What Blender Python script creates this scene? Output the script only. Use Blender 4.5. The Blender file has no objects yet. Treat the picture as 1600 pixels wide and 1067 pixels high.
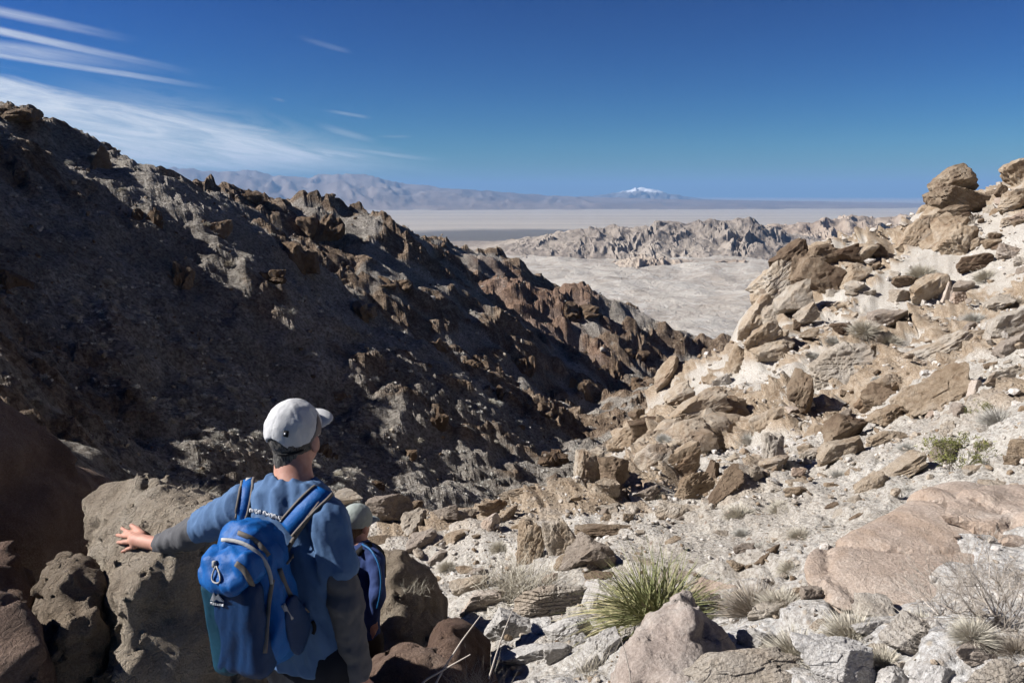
import bpy, math, random
import numpy as np
R = math.radians
random.seed(7)
rng = np.random.default_rng(11)
sc = bpy.context.scene
C = sc.collection

# ------------------------------------------------------------------ camera
W, H, F = 1600.0, 1067.0, 1244.0            # photo frame in pixels, focal length in those pixels
PITCH = R(10.5)
cam_d = bpy.data.cameras.new('camera')
cam_d.sensor_width = 36.0
cam_d.lens = 36.0 * F / W
cam_d.clip_start = 0.05
cam_d.clip_end = 300000.0
cam = bpy.data.objects.new('camera', cam_d)
cam.rotation_euler = (R(90) - PITCH, 0, 0)
C.objects.link(cam)
sc.camera = cam
FWD = np.array([0, math.cos(PITCH), -math.sin(PITCH)])
UPV = np.array([0, math.sin(PITCH), math.cos(PITCH)])
RGT = np.array([1.0, 0, 0])

def px(x, y, d):
    """world point on the line of sight through photo pixel (x, y), d metres deep"""
    return d * (FWD + (x - W / 2) / F * RGT - (y - H / 2) / F * UPV)

def topix(p):
    p = np.asarray(p, float)
    d = p @ FWD
    return W / 2 + F * (p @ RGT) / d, H / 2 - F * (p @ UPV) / d, d

# ------------------------------------------------------------------ sun, sky
SUN_EL, SUN_AZ = R(36), R(-90)              # azimuth measured from +Y towards +X
sun_vec = np.array([math.sin(SUN_AZ) * math.cos(SUN_EL), math.cos(SUN_AZ) * math.cos(SUN_EL), math.sin(SUN_EL)])
sun_d = bpy.data.lights.new('sun', 'SUN')
sun_d.energy = 5.0
sun_d.angle = R(0.53)
sun_d.color = (1.0, 0.965, 0.915)
sun = bpy.data.objects.new('sun', sun_d)
from mathutils import Vector, Matrix
sun.rotation_euler = Vector(tuple(-sun_vec)).to_track_quat('-Z', 'Y').to_euler()
sun.location = (-30, 5, 40)
C.objects.link(sun)

sc.view_settings.view_transform = 'Standard'
sc.view_settings.look = 'None'
sc.view_settings.exposure = 1.1
sc.view_settings.gamma = 1.0
sc.view_settings.use_curve_mapping = False
sc.cycles.use_denoising = True
sc.cycles.use_adaptive_sampling = True
sc.cycles.adaptive_threshold = 0.03
sc.cycles.max_bounces = 6
sc.cycles.diffuse_bounces = 3
sc.cycles.volume_bounces = 0
sc.cycles.transparent_max_bounces = 8

class NT:
    """tiny helper for node trees: values that are sockets get linked"""
    def __init__(self, tree):
        self.t = tree
        tree.nodes.clear()
    def n(self, kind, ins=None, **props):
        nd = self.t.nodes.new('ShaderNode' + kind)
        for k, v in props.items():
            setattr(nd, k, v)
        if ins:
            for k, v in (ins.items() if isinstance(ins, dict) else enumerate(ins)):
                self.put(nd.inputs[k], v)
        return nd
    def put(self, sock, v):
        if isinstance(v, bpy.types.NodeSocket):
            self.t.links.new(v, sock)
        elif isinstance(v, bpy.types.Node):
            self.t.links.new(v.outputs[0], sock)
        elif v is not None:
            if isinstance(v, (tuple, list, np.ndarray)) and sock.type == 'RGBA' and len(v) == 3:
                v = tuple(v) + (1.0,)
            sock.default_value = tuple(v) if isinstance(v, np.ndarray) else v
    def m(self, op, a, b=None, c=None, clamp=False):
        return self.n('Math', [a, b, c], operation=op, use_clamp=clamp).outputs[0]
    def ramp(self, fac, stops, interp='LINEAR'):
        nd = self.n('ValToRGB', [fac])
        cr = nd.color_ramp
        cr.interpolation = interp
        while len(cr.elements) < len(stops):
            cr.elements.new(0.5)
        for e, (p, c) in zip(cr.elements, stops):
            e.position = p
            e.color = tuple(c) + (1.0,) if not isinstance(c, (int, float)) else (c, c, c, 1)
        return nd.outputs[0]
    def smooth(self, v, a, b):
        nd = self.n('MapRange', {'Value': v, 'From Min': a, 'From Max': b}, interpolation_type='SMOOTHSTEP', clamp=True)
        return nd.outputs[0]
    def mix(self, fac, a, b, mode='MIX'):
        nd = self.n('Mix', data_type='RGBA', blend_type=mode)
        self.put(nd.inputs[0], fac); self.put(nd.inputs[6], a); self.put(nd.inputs[7], b)
        return nd.outputs[2]
    def noise(self, vec, scale, detail=4, rough=0.6, dist=0.0, out=0):
        return self.n('TexNoise', {'Vector': vec, 'Scale': scale, 'Detail': detail, 'Roughness': rough, 'Distortion': dist}).outputs[out]
    def dot(self, a, v):
        return self.n('VectorMath', [a, tuple(v)], operation='DOT_PRODUCT').outputs['Value']

def unit(v):
    v = np.asarray(v, float)
    return v / np.linalg.norm(v)

world = bpy.data.worlds.new('World')
sc.world = world
world.use_nodes = True
T = NT(world.node_tree)
sky = T.n('TexSky', sky_type='NISHITA', sun_disc=False, sun_elevation=SUN_EL, sun_rotation=SUN_AZ, altitude=500.0,
          air_density=1.0, dust_density=0.05, ozone_density=2.0)
gen = T.n('TexCoord').outputs['Generated']
dirv = T.n('VectorMath', [gen], operation='NORMALIZE').outputs[0]
# cirrus seen on a high plane: coordinates on that plane
sep = T.n('SeparateXYZ', [dirv])
zc = T.m('MAXIMUM', sep.outputs[2], 0.012)
cu = T.m('DIVIDE', sep.outputs[0], zc)
cv = T.m('DIVIDE', sep.outputs[1], zc)
plane = T.n('CombineXYZ', [cu, cv, 0.0]).outputs[0]
def sdir(x, y): return unit(px(x, y, 1.0))
def band(p, q, half, soft, fade0, fade1, wob=0.0):
    """soft streak along the great circle p->q; fades measured along it in radians from p"""
    a, b = sdir(*p), sdir(*q)
    n = unit(np.cross(a, b)); t = unit(np.cross(n, a))
    off = T.dot(dirv, n)
    if wob:
        off = T.m('ADD', off, T.m('MULTIPLY', T.m('SUBTRACT', streak_noise, 0.5), wob))
    core = T.smooth(T.m('ABSOLUTE', off), half + soft, half)
    along = T.dot(dirv, t)
    L = math.acos(float(np.clip(a @ b, -1, 1)))
    end = T.smooth(along, math.sin(L) , math.sin(L) - fade1)
    v = T.m('MULTIPLY', core, end)
    if fade0:
        v = T.m('MULTIPLY', v, T.smooth(along, -fade0, fade0))
    return v
# streak coordinates: along / across the main cirrus direction on the sky sphere
na = unit(np.cross(sdir(0, 150), sdir(560, 250))); ta = unit(np.cross(na, sdir(0, 150)))
sa = T.dot(dirv, ta); sb = T.dot(dirv, na)
scoord = T.n('CombineXYZ', [T.m('MULTIPLY', sa, 5.0), T.m('MULTIPLY', sb, 38.0), 0.0]).outputs[0]
streak_noise = T.noise(scoord, 1.0, 8, 0.66, 1.1)
fine_noise = T.noise(T.n('CombineXYZ', [T.m('MULTIPLY', sa, 14.0), T.m('MULTIPLY', sb, 190.0), 3.0]).outputs[0], 1.0, 7, 0.7, 0.9)
nup = unit(np.cross(sdir(0, 112), sdir(570, 240)))
nlo = unit(np.cross(sdir(0, 285), sdir(600, 258)))
if sdir(300, 120) @ nup < 0: nup = -nup
if sdir(300, 400) @ nlo < 0: nlo = -nlo
up_edge = T.m('ADD', T.dot(dirv, nup), T.m('MULTIPLY', T.m('SUBTRACT', streak_noise, 0.5), 0.05))
lo_edge = T.m('ADD', T.dot(dirv, nlo), T.m('MULTIPLY', T.m('SUBTRACT', streak_noise, 0.5), 0.06))
sheet = T.m('MULTIPLY', T.smooth(up_edge, 0.006, -0.014), T.smooth(lo_edge, 0.014, -0.014))
sheet = T.m('MULTIPLY', sheet, T.m('MULTIPLY', T.smooth(sa, math.sin(R(28)), math.sin(R(20))), T.smooth(T.dot(dirv, sdir(250, 190)), 0.62, 0.82)))
sheet = T.m('MULTIPLY', sheet, T.m('ADD', 0.27, T.m('ADD', T.m('MULTIPLY', T.smooth(streak_noise, 0.28, 0.6), 0.5), T.m('MULTIPLY', T.smooth(fine_noise, 0.25, 0.75), 0.42))))
veil_up = T.m('ADD', T.dot(dirv, unit(np.cross(sdir(230, 130), sdir(640, 235))) * (1 if sdir(300, 20) @ np.cross(sdir(230, 130), sdir(640, 235)) > 0 else -1)),
              T.m('MULTIPLY', T.m('SUBTRACT', streak_noise, 0.5), 0.10))
veil = T.m('MULTIPLY', T.smooth(veil_up, 0.01, -0.03), T.smooth(sb if False else T.m('MULTIPLY', up_edge, -1.0), -0.075, 0.0))
veil = T.m('MULTIPLY', veil, T.m('MULTIPLY', T.smooth(streak_noise, 0.36, 0.66), 0.7))
veil = T.m('MULTIPLY', veil, T.m('MULTIPLY', T.smooth(sa, math.sin(R(32)), math.sin(R(16))), T.smooth(sa, math.sin(R(1)), math.sin(R(12)))))
trails = []
for p, q, hw, so, f0, f1, st in [((-40, 10), (225, 67), .0012, .0055, 0, .13, .62), ((-40, 41), (330, 120), .0011, .0045, 0, .2, .8),
                             ((-40, 72), (300, 112), .0022, .0085, 0, .22, .62), ((-40, 80), (362, 142), .0008, .0035, 0, .14, .62),
                             ((480, 62), (555, 84), .0004, .004, .015, .02, .13), ((520, 175), (585, 185), .0004, .0025, .015, .02, .25),
                             ((430, 155), (450, 159), .0004, .002, .008, .01, .16), ((420, 218), (705, 254), .0006, .0035, .02, .07, .42),
                             ((600, 214), (650, 214), .0003, .002, .015, .02, .2), ((510, 200), (600, 226), .0006, .006, .02, .04, .3)]:
    v = band(p, q, hw, so, f0, f1, 0.004)
    trails.append(T.m('MULTIPLY', v, T.m('MULTIPLY', T.m('ADD', 0.1, T.m('MULTIPLY', fine_noise, 1.3)), st)))
cl = T.m('MAXIMUM', T.m('MULTIPLY', sheet, 1.0, clamp=True), veil)
for v in trails:
    cl = T.m('MAXIMUM', cl, v)
cl = T.m('MULTIPLY', cl, T.smooth(sep.outputs[2], 0.0, 0.03), clamp=True)
hsv = T.n('HueSaturation', {'Hue': 0.505, 'Saturation': 1.3, 'Value': 1.0, 'Color': sky})
cloud_col = T.n('RGB'); cloud_col.outputs[0].default_value = (7.4, 7.9, 8.6, 1)
tint = T.mix(1.0, hsv, (0.33, 0.545, 0.88), 'MULTIPLY')
# deep, polarised winter blue: contrast against the horizon value
norm = T.n('VectorMath', [tint, (1 / 1.83, 1 / 3.59, 1 / 6.96)], operation='MULTIPLY').outputs[0]
norm = T.n('VectorMath', [norm, (1.35, 1.25, 1.15)], operation='MINIMUM').outputs[0]
sepc = T.n('SeparateXYZ', [norm])
deep = T.n('CombineXYZ', [T.m('POWER', sepc.outputs[0], 2.0), T.m('POWER', sepc.outputs[1], 1.72), T.m('POWER', sepc.outputs[2], 1.85)]).outputs[0]
tint = T.n('VectorMath', [deep, (0.80, 2.50, 5.5)], operation='MULTIPLY').outputs[0]
mixed = T.mix(cl, tint, cloud_col)
bg = T.n('Background', {'Color': mixed, 'Strength': 0.05})
out = T.n('OutputWorld', [bg])

# ------------------------------------------------------------------ numpy noise
_G = rng.normal(size=(256, 3)).astype(np.float32)
_G /= np.linalg.norm(_G, axis=1, keepdims=True)
def _hash(ix, iy, iz, seed):
    with np.errstate(over='ignore'):
        n = ix.astype(np.uint32) * np.uint32(374761393) + iy.astype(np.uint32) * np.uint32(668265263) + iz.astype(np.uint32) * np.uint32(2246822519) + np.uint32((seed * 3266489917) & 0xffffffff)
        n = (n ^ (n >> np.uint32(13))) * np.uint32(1274126177)
        return n ^ (n >> np.uint32(16))
def perlin(p, seed=0):
    p = np.asarray(p, np.float32)
    i = np.floor(p).astype(np.int64)
    f = p - i
    u = f * f * f * (f * (f * 6 - 15) + 10)
    r = 0
    for dx in (0, 1):
        wx = u[:, 0] if dx else 1 - u[:, 0]
        for dy in (0, 1):
            wy = u[:, 1] if dy else 1 - u[:, 1]
            for dz in (0, 1):
                wz = u[:, 2] if dz else 1 - u[:, 2]
                g = _G[_hash(i[:, 0] + dx, i[:, 1] + dy, i[:, 2] + dz, seed) & np.uint32(255)]
                d = g[:, 0] * (f[:, 0] - dx) + g[:, 1] * (f[:, 1] - dy) + g[:, 2] * (f[:, 2] - dz)
                r = r + wx * wy * wz * d
    return r * 1.6
def perlin2(x, y, seed=0):
    """cheap 2-D version"""
    x = np.asarray(x, np.float32); y = np.asarray(y, np.float32)
    ix = np.floor(x).astype(np.int64); iy = np.floor(y).astype(np.int64)
    fx = x - ix; fy = y - iy
    ux = fx * fx * fx * (fx * (fx * 6 - 15) + 10); uy = fy * fy * fy * (fy * (fy * 6 - 15) + 10)
    r = 0
    z = np.zeros_like(ix)
    for dx in (0, 1):
        wx = ux if dx else 1 - ux
        for dy in (0, 1):
            wy = uy if dy else 1 - uy
            g = _G[_hash(ix + dx, iy + dy, z, seed) & np.uint32(255)]
            r = r + wx * wy * (g[..., 0] * (fx - dx) + g[..., 1] * (fy - dy))
    return r * 1.9
def fbm2(x, y, oct=5, seed=0, gain=0.5, lac=2.03):
    r = 0; a = 1.0
    for o in range(oct):
        r = r + a * perlin2(x, y, seed + o * 17)
        x = x * lac + 3.7; y = y * lac - 1.3; a *= gain
    return r
def ridged2(x, y, oct=5, seed=0, gain=0.5, lac=2.05):
    r = 0; a = 1.0; w = 1.0
    for o in range(oct):
        s = 1 - np.abs(perlin2(x, y, seed + o * 13))
        s = s * s * w
        w = np.clip(s * 1.6, 0, 1)
        r = r + a * s
        x = x * lac + 1.7; y = y * lac + 5.1; a *= gain
    return r
def fbm3(p, oct=4, seed=0, gain=0.5):
    r = 0; a = 1.0
    p = np.asarray(p, np.float32)
    for o in range(oct):
        r = r + a * perlin(p, seed + o * 7)
        p = p * 2.03 + 1.9; a *= gain
    return r
def worley2(x, y, seed=0, vec=False):
    """F1, F2 and a per-cell random number"""
    ix = np.floor(x).astype(np.int64); iy = np.floor(y).astype(np.int64)
    f1 = np.full(x.shape, 9.0, np.float32); f2 = f1.copy(); cid = np.zeros(x.shape, np.float32); tx = cid.copy(); ty = cid.copy()
    z = np.zeros_like(ix)
    for dx in (-1, 0, 1):
        for dy in (-1, 0, 1):
            h = _hash(ix + dx, iy + dy, z, seed)
            jx = ix + dx + (h & np.uint32(1023)) / 1023.0
            jy = iy + dy + ((h >> np.uint32(10)) & np.uint32(1023)) / 1023.0
            d = np.hypot(x - jx, y - jy).astype(np.float32)
            near = d < f1
            f2 = np.where(near, f1, np.minimum(f2, d))
            cid = np.where(near, ((h >> np.uint32(20)) & np.uint32(1023)) / 1023.0, cid)
            tx = np.where(near, x - jx, tx); ty = np.where(near, y - jy, ty)
            f1 = np.where(near, d, f1)
    return (f1, f2, cid, tx, ty) if vec else (f1, f2, cid)
def cell3(p, seed=0):
    """nearest-cell random number and distance gap F2-F1 in 3-D"""
    i = np.floor(p).astype(np.int64)
    f1 = np.full(len(p), 9.0, np.float32); f2 = f1.copy(); cid = np.zeros(len(p), np.float32)
    for dx in (-1, 0, 1):
        for dy in (-1, 0, 1):
            for dz in (-1, 0, 1):
                h = _hash(i[:, 0] + dx, i[:, 1] + dy, i[:, 2] + dz, seed)
                j = np.stack([i[:, 0] + dx + (h & np.uint32(255)) / 255.0, i[:, 1] + dy + ((h >> np.uint32(8)) & np.uint32(255)) / 255.0, i[:, 2] + dz + ((h >> np.uint32(16)) & np.uint32(255)) / 255.0], -1)
                d = np.sqrt(((p - j) ** 2).sum(1)).astype(np.float32)
                near = d < f1
                f2 = np.where(near, f1, np.minimum(f2, d)); cid = np.where(near, (h >> np.uint32(24)) / 255.0, cid); f1 = np.where(near, d, f1)
    return cid, f2 - f1
def sstep(x, a, b):
    t = np.clip((x - a) / (b - a), 0, 1)
    return t * t * (3 - 2 * t)

# ------------------------------------------------------------------ mesh helpers
def mesh_np(name, v, faces, smooth=True, attrs=None):
    """faces: (n,3) or (n,4) array, or a list of such arrays"""
    me = bpy.data.meshes.new(name)
    v = np.asarray(v, np.float32)
    fl = faces if isinstance(faces, list) else [faces]
    fl = [np.asarray(f, np.int32) for f in fl if len(f)]
    loops = np.concatenate([f.ravel() for f in fl])
    tot = np.concatenate([np.full(len(f), f.shape[1], np.int32) for f in fl])
    start = np.concatenate([[0], np.cumsum(tot)[:-1]]).astype(np.int32)
    me.vertices.add(len(v)); me.vertices.foreach_set('co', v.ravel())
    me.loops.add(len(loops)); me.loops.foreach_set('vertex_index', loops)
    me.polygons.add(len(tot)); me.polygons.foreach_set('loop_start', start); me.polygons.foreach_set('loop_total', tot)
    me.polygons.foreach_set('use_smooth', np.full(len(tot), smooth, bool))
    for k, a in (attrs or {}).items():
        at = me.attributes.new(k, 'FLOAT', 'POINT')
        at.data.foreach_set('value', np.asarray(a, np.float32).ravel())
    me.update(calc_edges=True)
    me.validate()
    return me
def grid_faces(nr, nc):
    i = np.arange(nr - 1)[:, None] * nc + np.arange(nc - 1)[None, :]
    return np.stack([i, i + 1, i + nc + 1, i + nc], -1).reshape(-1, 4)
def obj(name, me, mat=None, parent=None, loc=None):
    o = bpy.data.objects.new(name, me)
    C.objects.link(o)
    if mat is not None and me is not None and not me.materials:
        me.materials.append(mat)
    if parent is not None:
        o.parent = parent
    if loc is not None:
        o.location = tuple(loc)
    return o
def empty(name, loc=(0, 0, 0)):
    o = bpy.data.objects.new(name, None)
    o.empty_display_size = 0.2
    C.objects.link(o); o.location = tuple(loc)
    return o
def tag(o, label=None, cat=None, group=None, kind=None):
    if label: o['label'] = label
    if cat: o['category'] = cat
    if group: o['group'] = group
    if kind: o['kind'] = kind
    return o

# ------------------------------------------------------------------ materials
def new_mat(name):
    m = bpy.data.materials.new(name)
    m.use_nodes = True
    return m, NT(m.node_tree)
ALB = 0.72                                   # bare desert rock is darker than it looks in full sun
def finish(t, col, rough=0.9, bump=None, dist=0.05, strength=1.0, spec=0.2, **extra):
    if isinstance(col, bpy.types.NodeSocket): col = t.mix(1.0, col, (ALB, ALB, ALB), 'MULTIPLY')
    b = t.n('BsdfPrincipled', {'Base Color': col, 'Roughness': rough, 'Specular IOR Level': spec})
    for k, v in extra.items():
        t.put(b.inputs[k.replace('_', ' ')], v)
    if bump is not None:
        t.put(b.inputs['Normal'], t.n('Bump', {'Height': bump, 'Distance': dist, 'Strength': strength}).outputs[0])
    t.n('OutputMaterial', [b])
    return b
def rock_mat(name, cols, scale=1.0, bump=0.03, rough=0.92, stain=None, fine=1.0, attr=None, vary=0.25):
    """cols: ramp stops driven by large mottling; world-space noise so that every rock differs"""
    m, t = new_mat(name)
    pos = t.n('NewGeometry').outputs['Position']
    rnd = t.n('ObjectInfo').outputs['Random']
    wp = t.n('VectorMath', [pos, t.n('CombineXYZ', [t.m('MULTIPLY', rnd, 37.0), t.m('MULTIPLY', rnd, 91.0), 0.0]).outputs[0]], operation='ADD').outputs[0]
    big = t.noise(wp, 1.3 * scale, 6, 0.62, 0.5)
    med = t.noise(wp, 9.0 * scale, 6, 0.7, 0.2)
    grit = t.noise(wp, 70.0 * scale * fine, 4, 0.75)
    fac = t.m('ADD', t.m('MULTIPLY', big, 0.75), t.m('MULTIPLY', med, 0.45))
    fac = t.m('ADD', t.m('SUBTRACT', fac, 0.1), t.m('MULTIPLY', t.m('SUBTRACT', rnd, 0.5), vary))
    col = t.ramp(fac, cols)
    col = t.mix(t.smooth(grit, 0.35, 0.75), t.mix(1.0, col, (0.62, 0.60, 0.58), 'MULTIPLY'), col)
    if stain:
        s = t.smooth(t.noise(wp, 0.9 * scale, 5, 0.65, 1.2), 0.52, 0.66)
        col = t.mix(t.m('MULTIPLY', s, stain[3]), col, stain[:3])
    hgt = t.m('ADD', t.m('MULTIPLY', med, 1.0), t.m('MULTIPLY', grit, 0.35 / fine))
    # pits and little fractures
    vor = t.n('TexVoronoi', {'Vector': t.n('VectorMath', [wp, t.n('VectorMath', [t.noise(wp, 3.0 * scale, 3, 0.6, 0, 1), (0.5, 0.5, 0.5)], operation='MULTIPLY').outputs[0]], operation='ADD').outputs[0], 'Scale': 2.2 * scale}, feature='DISTANCE_TO_EDGE').outputs['Distance']
    hgt = t.m('ADD', hgt, t.m('MULTIPLY', t.m('MULTIPLY', t.smooth(vor, 0.0, 0.02), 0.25), t.smooth(big, 0.45, 0.6)))
    finish(t, col, rough, hgt, bump, 1.0)
    return m
# ================================================================== the near slope (right of the canyon)
def tps_fit(P):
    P = np.asarray(P, float)
    n = len(P)
    d = np.hypot(P[:, None, 0] - P[None, :, 0], P[:, None, 1] - P[None, :, 1])
    K = np.where(d > 0, d * d * np.log(np.maximum(d, 1e-9)), 0) + np.eye(n) * 0.02
    A = np.zeros((n + 3, n + 3))
    A[:n, :n] = K; A[:n, n] = 1; A[:n, n + 1:] = P[:, :2]
    A[n, :n] = 1; A[n + 1:, :n] = P[:, :2].T
    s = np.linalg.solve(A, np.concatenate([P[:, 2], np.zeros(3)]))
    return P[:, :2].copy(), s
def tps_eval(fit, x, y):
    c, s = fit
    r = s[-3] + s[-2] * x + s[-1] * y
    for (cx, cy), w in zip(c, s[:-3]):
        d2 = (x - cx) ** 2 + (y - cy) ** 2
        r = r + w * 0.5 * d2 * np.log(np.maximum(d2, 1e-12))
    return r
slope_pts = [px(*q) for q in [
    # lip of the wash and the outline of the slope against the canyon
    (560, 828, 12.5), (640, 838, 14), (700, 836, 15.5), (770, 818, 17.5), (850, 788, 20), (920, 738, 24), (1000, 678, 28), (1050, 624, 33), (1100, 595, 38),
    (1150, 550, 42), (1180, 470, 44), (1230, 425, 46), (1310, 415, 49), (1400, 395, 51), (1450, 330, 51), (1490, 318, 51), (1540, 310, 52), (1600, 275, 51), (1700, 215, 52),
    # ground that falls away behind the outline
    (1230, 470, 53), (1310, 455, 56), (1360, 445, 57), (1410, 430, 58), (1450, 385, 58), (1500, 360, 59), (1560, 345, 60),
    # the face of it
    (1080, 730, 15), (1000, 780, 12), (900, 840, 10), (1100, 860, 7.3), (800, 930, 7.0), (850, 1000, 5.2), (1200, 960, 4.5), (1250, 680, 16.5), (1400, 600, 20), (1560, 480, 27),
    (1500, 640, 11), (1350, 780, 7.6), (1560, 780, 6.2), (1230, 560, 29), (1400, 480, 36), (1600, 380, 36), (1480, 900, 4.2), (1350, 1000, 3.5), (1000, 1040, 4.0), (1600, 1000, 2.9)]]
slope_pts += [np.array(q, float) for q in [
    (0, 0, -1.65), (0, -4, -1.2), (3, 0, -0.7), (6, 0, 0.6), (-3, 0, -1.9), (-7, 0, -1.6), (-0.75, 2.5, -2.46), (-1.0, 4.95, -3.62), (0.3, 3.2, -2.3), (-2.4, 3.2, -2.6), (-4, 4.5, -2.9),
    (-1.6, 8, -4.6), (-4, 8, -4.6), (-5, 12, -6.2), (-9, 9, -5.5), (-9, 16, -9.5), (-14, 14, -9),
    (-4, 22, -11), (0, 27, -13), (-3, 36, -18), (4, 38, -18), (8, 50, -24), (14, 60, -29), (22, 64, -24), (34, 66, -12), (48, 66, -3), (60, 60, 6),
    (0, 60, -29), (20, 90, -40), (50, 95, -25), (70, 85, 2), (-12, 40, -24), (30, 20, 11), (50, 35, 18), (14, 4, 6), (-16, 26, -19), (-20, 5, -3)]]
slope_fit = tps_fit(slope_pts)
cs, sn = math.cos(R(32)), math.sin(R(32))
def slope_h(x, y, detail=True, split=False):
    x = np.asarray(x, np.float64); y = np.asarray(y, np.float64)
    z = tps_eval(slope_fit, x, y)
    r = np.hypot(x, y)
    z = z + 0.55 * fbm2(x / 7, y / 7, 3, 5) * sstep(r, 7, 20) * sstep(70 - r, 0, 15)
    z = z + 0.10 * fbm2(x / 1.7, y / 1.7, 3, 9) * sstep(r, 2, 6)
    if detail:
        # bedrock that strikes up the slope, broken into tilted blocks, with gravel between
        u = x * cs + y * sn; v = -x * sn + y * cs
        wu = 0.3 * perlin2(x / 2, y / 2, 3); wv = 0.3 * perlin2(x / 2, y / 2, 4)
        m = sstep(fbm2(x / 6.5, y / 8, 3, 31) + 0.25 * perlin2(x / 1.6, y / 1.6, 33), -0.28, 0.16) * sstep(r, 7, 13)
        f1, f2, cid, tx, ty = worley2(u / 2.6 + wu, v / 1.15 + wv, 8, True)
        e = sstep(f2 - f1, 0.0, 0.10)
        zb = z
        z = z + m * e * np.clip(0.5 * cid + (cid - 0.35) * 1.1 * ty + (0.5 - (cid * 7) % 1) * 0.5 * tx - 0.1, -0.15, 0.9)
        hit = m * e * sstep(cid, 0.25, 0.45)
        f1, f2, cid, tx, ty = worley2(u / 0.85 + wv, v / 0.40 + wu, 18, True)
        e = sstep(f2 - f1, 0.0, 0.10)
        k2 = (0.25 + 0.75 * m) * sstep(r, 4, 8)
        z = z + k2 * e * np.clip(0.25 * cid + (cid - 0.3) * 0.45 * ty + (0.5 - (cid * 7) % 1) * 0.3 * tx - 0.04, -0.06, 0.4)
        hit = np.maximum(hit, k2 * e * sstep(cid, 0.55, 0.7))
        f1, f2, cid = worley2(x / 0.21, y / 0.21, 28)
        z = z + sstep(cid, 0.45, 0.9) * sstep(f2 - f1, 0.0, 0.25) * 0.06
        z = z + 0.07 * fbm2(x / 0.6, y / 0.6, 4, 12)
        return (zb, z - zb, hit) if split else (z, hit)
    return z
def ground_hit(qx, qy, d0=1.2, d1=95.0):
    d = np.geomspace(d0, d1, 260)
    ray = FWD + (qx - W / 2) / F * RGT - (qy - H / 2) / F * UPV
    P = d[:, None] * ray
    gap = P[:, 2] - tps_eval(slope_fit, P[:, 0], P[:, 1])
    hi = np.nonzero(gap < 1.3)[0]
    lo = np.nonzero(gap < -0.7)[0]
    if not len(hi): return None
    d = np.geomspace(d[max(hi[0] - 1, 0)], d[lo[0]] if len(lo) else d1, 120)
    P = d[:, None] * ray
    hz, _ = slope_h(P[:, 0], P[:, 1])
    below = np.nonzero(P[:, 2] < hz)[0]
    return P[below[0]] if len(below) else None

az = np.unique(np.concatenate([np.linspace(-75, -37, 40), np.arange(-37, 37, 0.13), np.linspace(37, 75, 40)])) * math.pi / 180
rr = np.geomspace(0.9, 105, 350)
rg, ag = np.meshgrid(rr, az, indexing='ij')
gx, gy = rg * np.sin(ag), rg * np.cos(ag)
gz, gd, gm = slope_h(gx.ravel(), gy.ravel(), True, True)
NS = unit((-0.5, 0.25, 0.83))
m_slope, t = new_mat('pale_slope')
pos = t.n('NewGeometry').outputs['Position']
oc = t.n('Attribute', attribute_name='bedrock').outputs['Fac']
n1 = t.noise(pos, 0.35, 5, 0.6, 0.5); n2 = t.noise(pos, 3.0, 6, 0.7); n3 = t.noise(pos, 28.0, 5, 0.8)
pale = t.ramp(t.m('ADD', t.m('MULTIPLY', n1, 0.6), t.m('MULTIPLY', n2, 0.4)), [(0.3, (0.42, 0.375, 0.32)), (0.5, (0.56, 0.525, 0.475)), (0.72, (0.66, 0.64, 0.605))])
tan = t.ramp(n2, [(0.3, (0.26, 0.185, 0.12)), (0.55, (0.44, 0.355, 0.265)), (0.75, (0.54, 0.48, 0.41))])
col = t.mix(t.smooth(t.m('ADD', oc, t.m('MULTIPLY', t.m('SUBTRACT', n2, 0.5), 0.9)), 0.25, 0.75), pale, tan)
wash = t.m('MULTIPLY', t.smooth(t.n('SeparateXYZ', [pos]).outputs[1], 6.5, 3.0), t.smooth(t.m('ADD', n2, t.m('MULTIPLY', n1, 0.5)), 0.5, 0.85))
col = t.mix(wash, col, (0.62, 0.61, 0.60))
col = t.mix(t.smooth(n3, 0.62, 0.40), t.mix(1.0, col, (0.60, 0.57, 0.54), 'MULTIPLY'), col)
vr = t.n('TexVoronoi', {'Vector': pos, 'Scale': 17.0, 'Randomness': 1.0})
col = t.mix(t.m('MULTIPLY', t.smooth(vr.outputs['Distance'], 0.35, 0.1), t.smooth(t.n('SeparateColor', [vr.outputs['Color']]).outputs[0], 0.55, 0.75)), col, t.ramp(t.n('SeparateColor', [vr.outputs['Color']]).outputs[1], [(0, (0.30, 0.23, 0.17)), (0.5, (0.55, 0.51, 0.46)), (1, (0.42, 0.36, 0.29))]))
finish(t, col, 0.95, t.m('ADD', t.m('MULTIPLY', n2, 1.0), t.m('ADD', t.m('MULTIPLY', n3, 0.5), t.m('MULTIPLY', t.smooth(vr.outputs['Distance'], 0.5, 0.1), 0.3))), 0.05)
gnd = obj('hillside', mesh_np('hillside', np.stack([gx.ravel(), gy.ravel(), gz], -1) + gd[:, None] * NS, grid_faces(*rg.shape)[:, ::-1], True, {'bedrock': gm}), m_slope)
tag(gnd, kind='structure')

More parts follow.
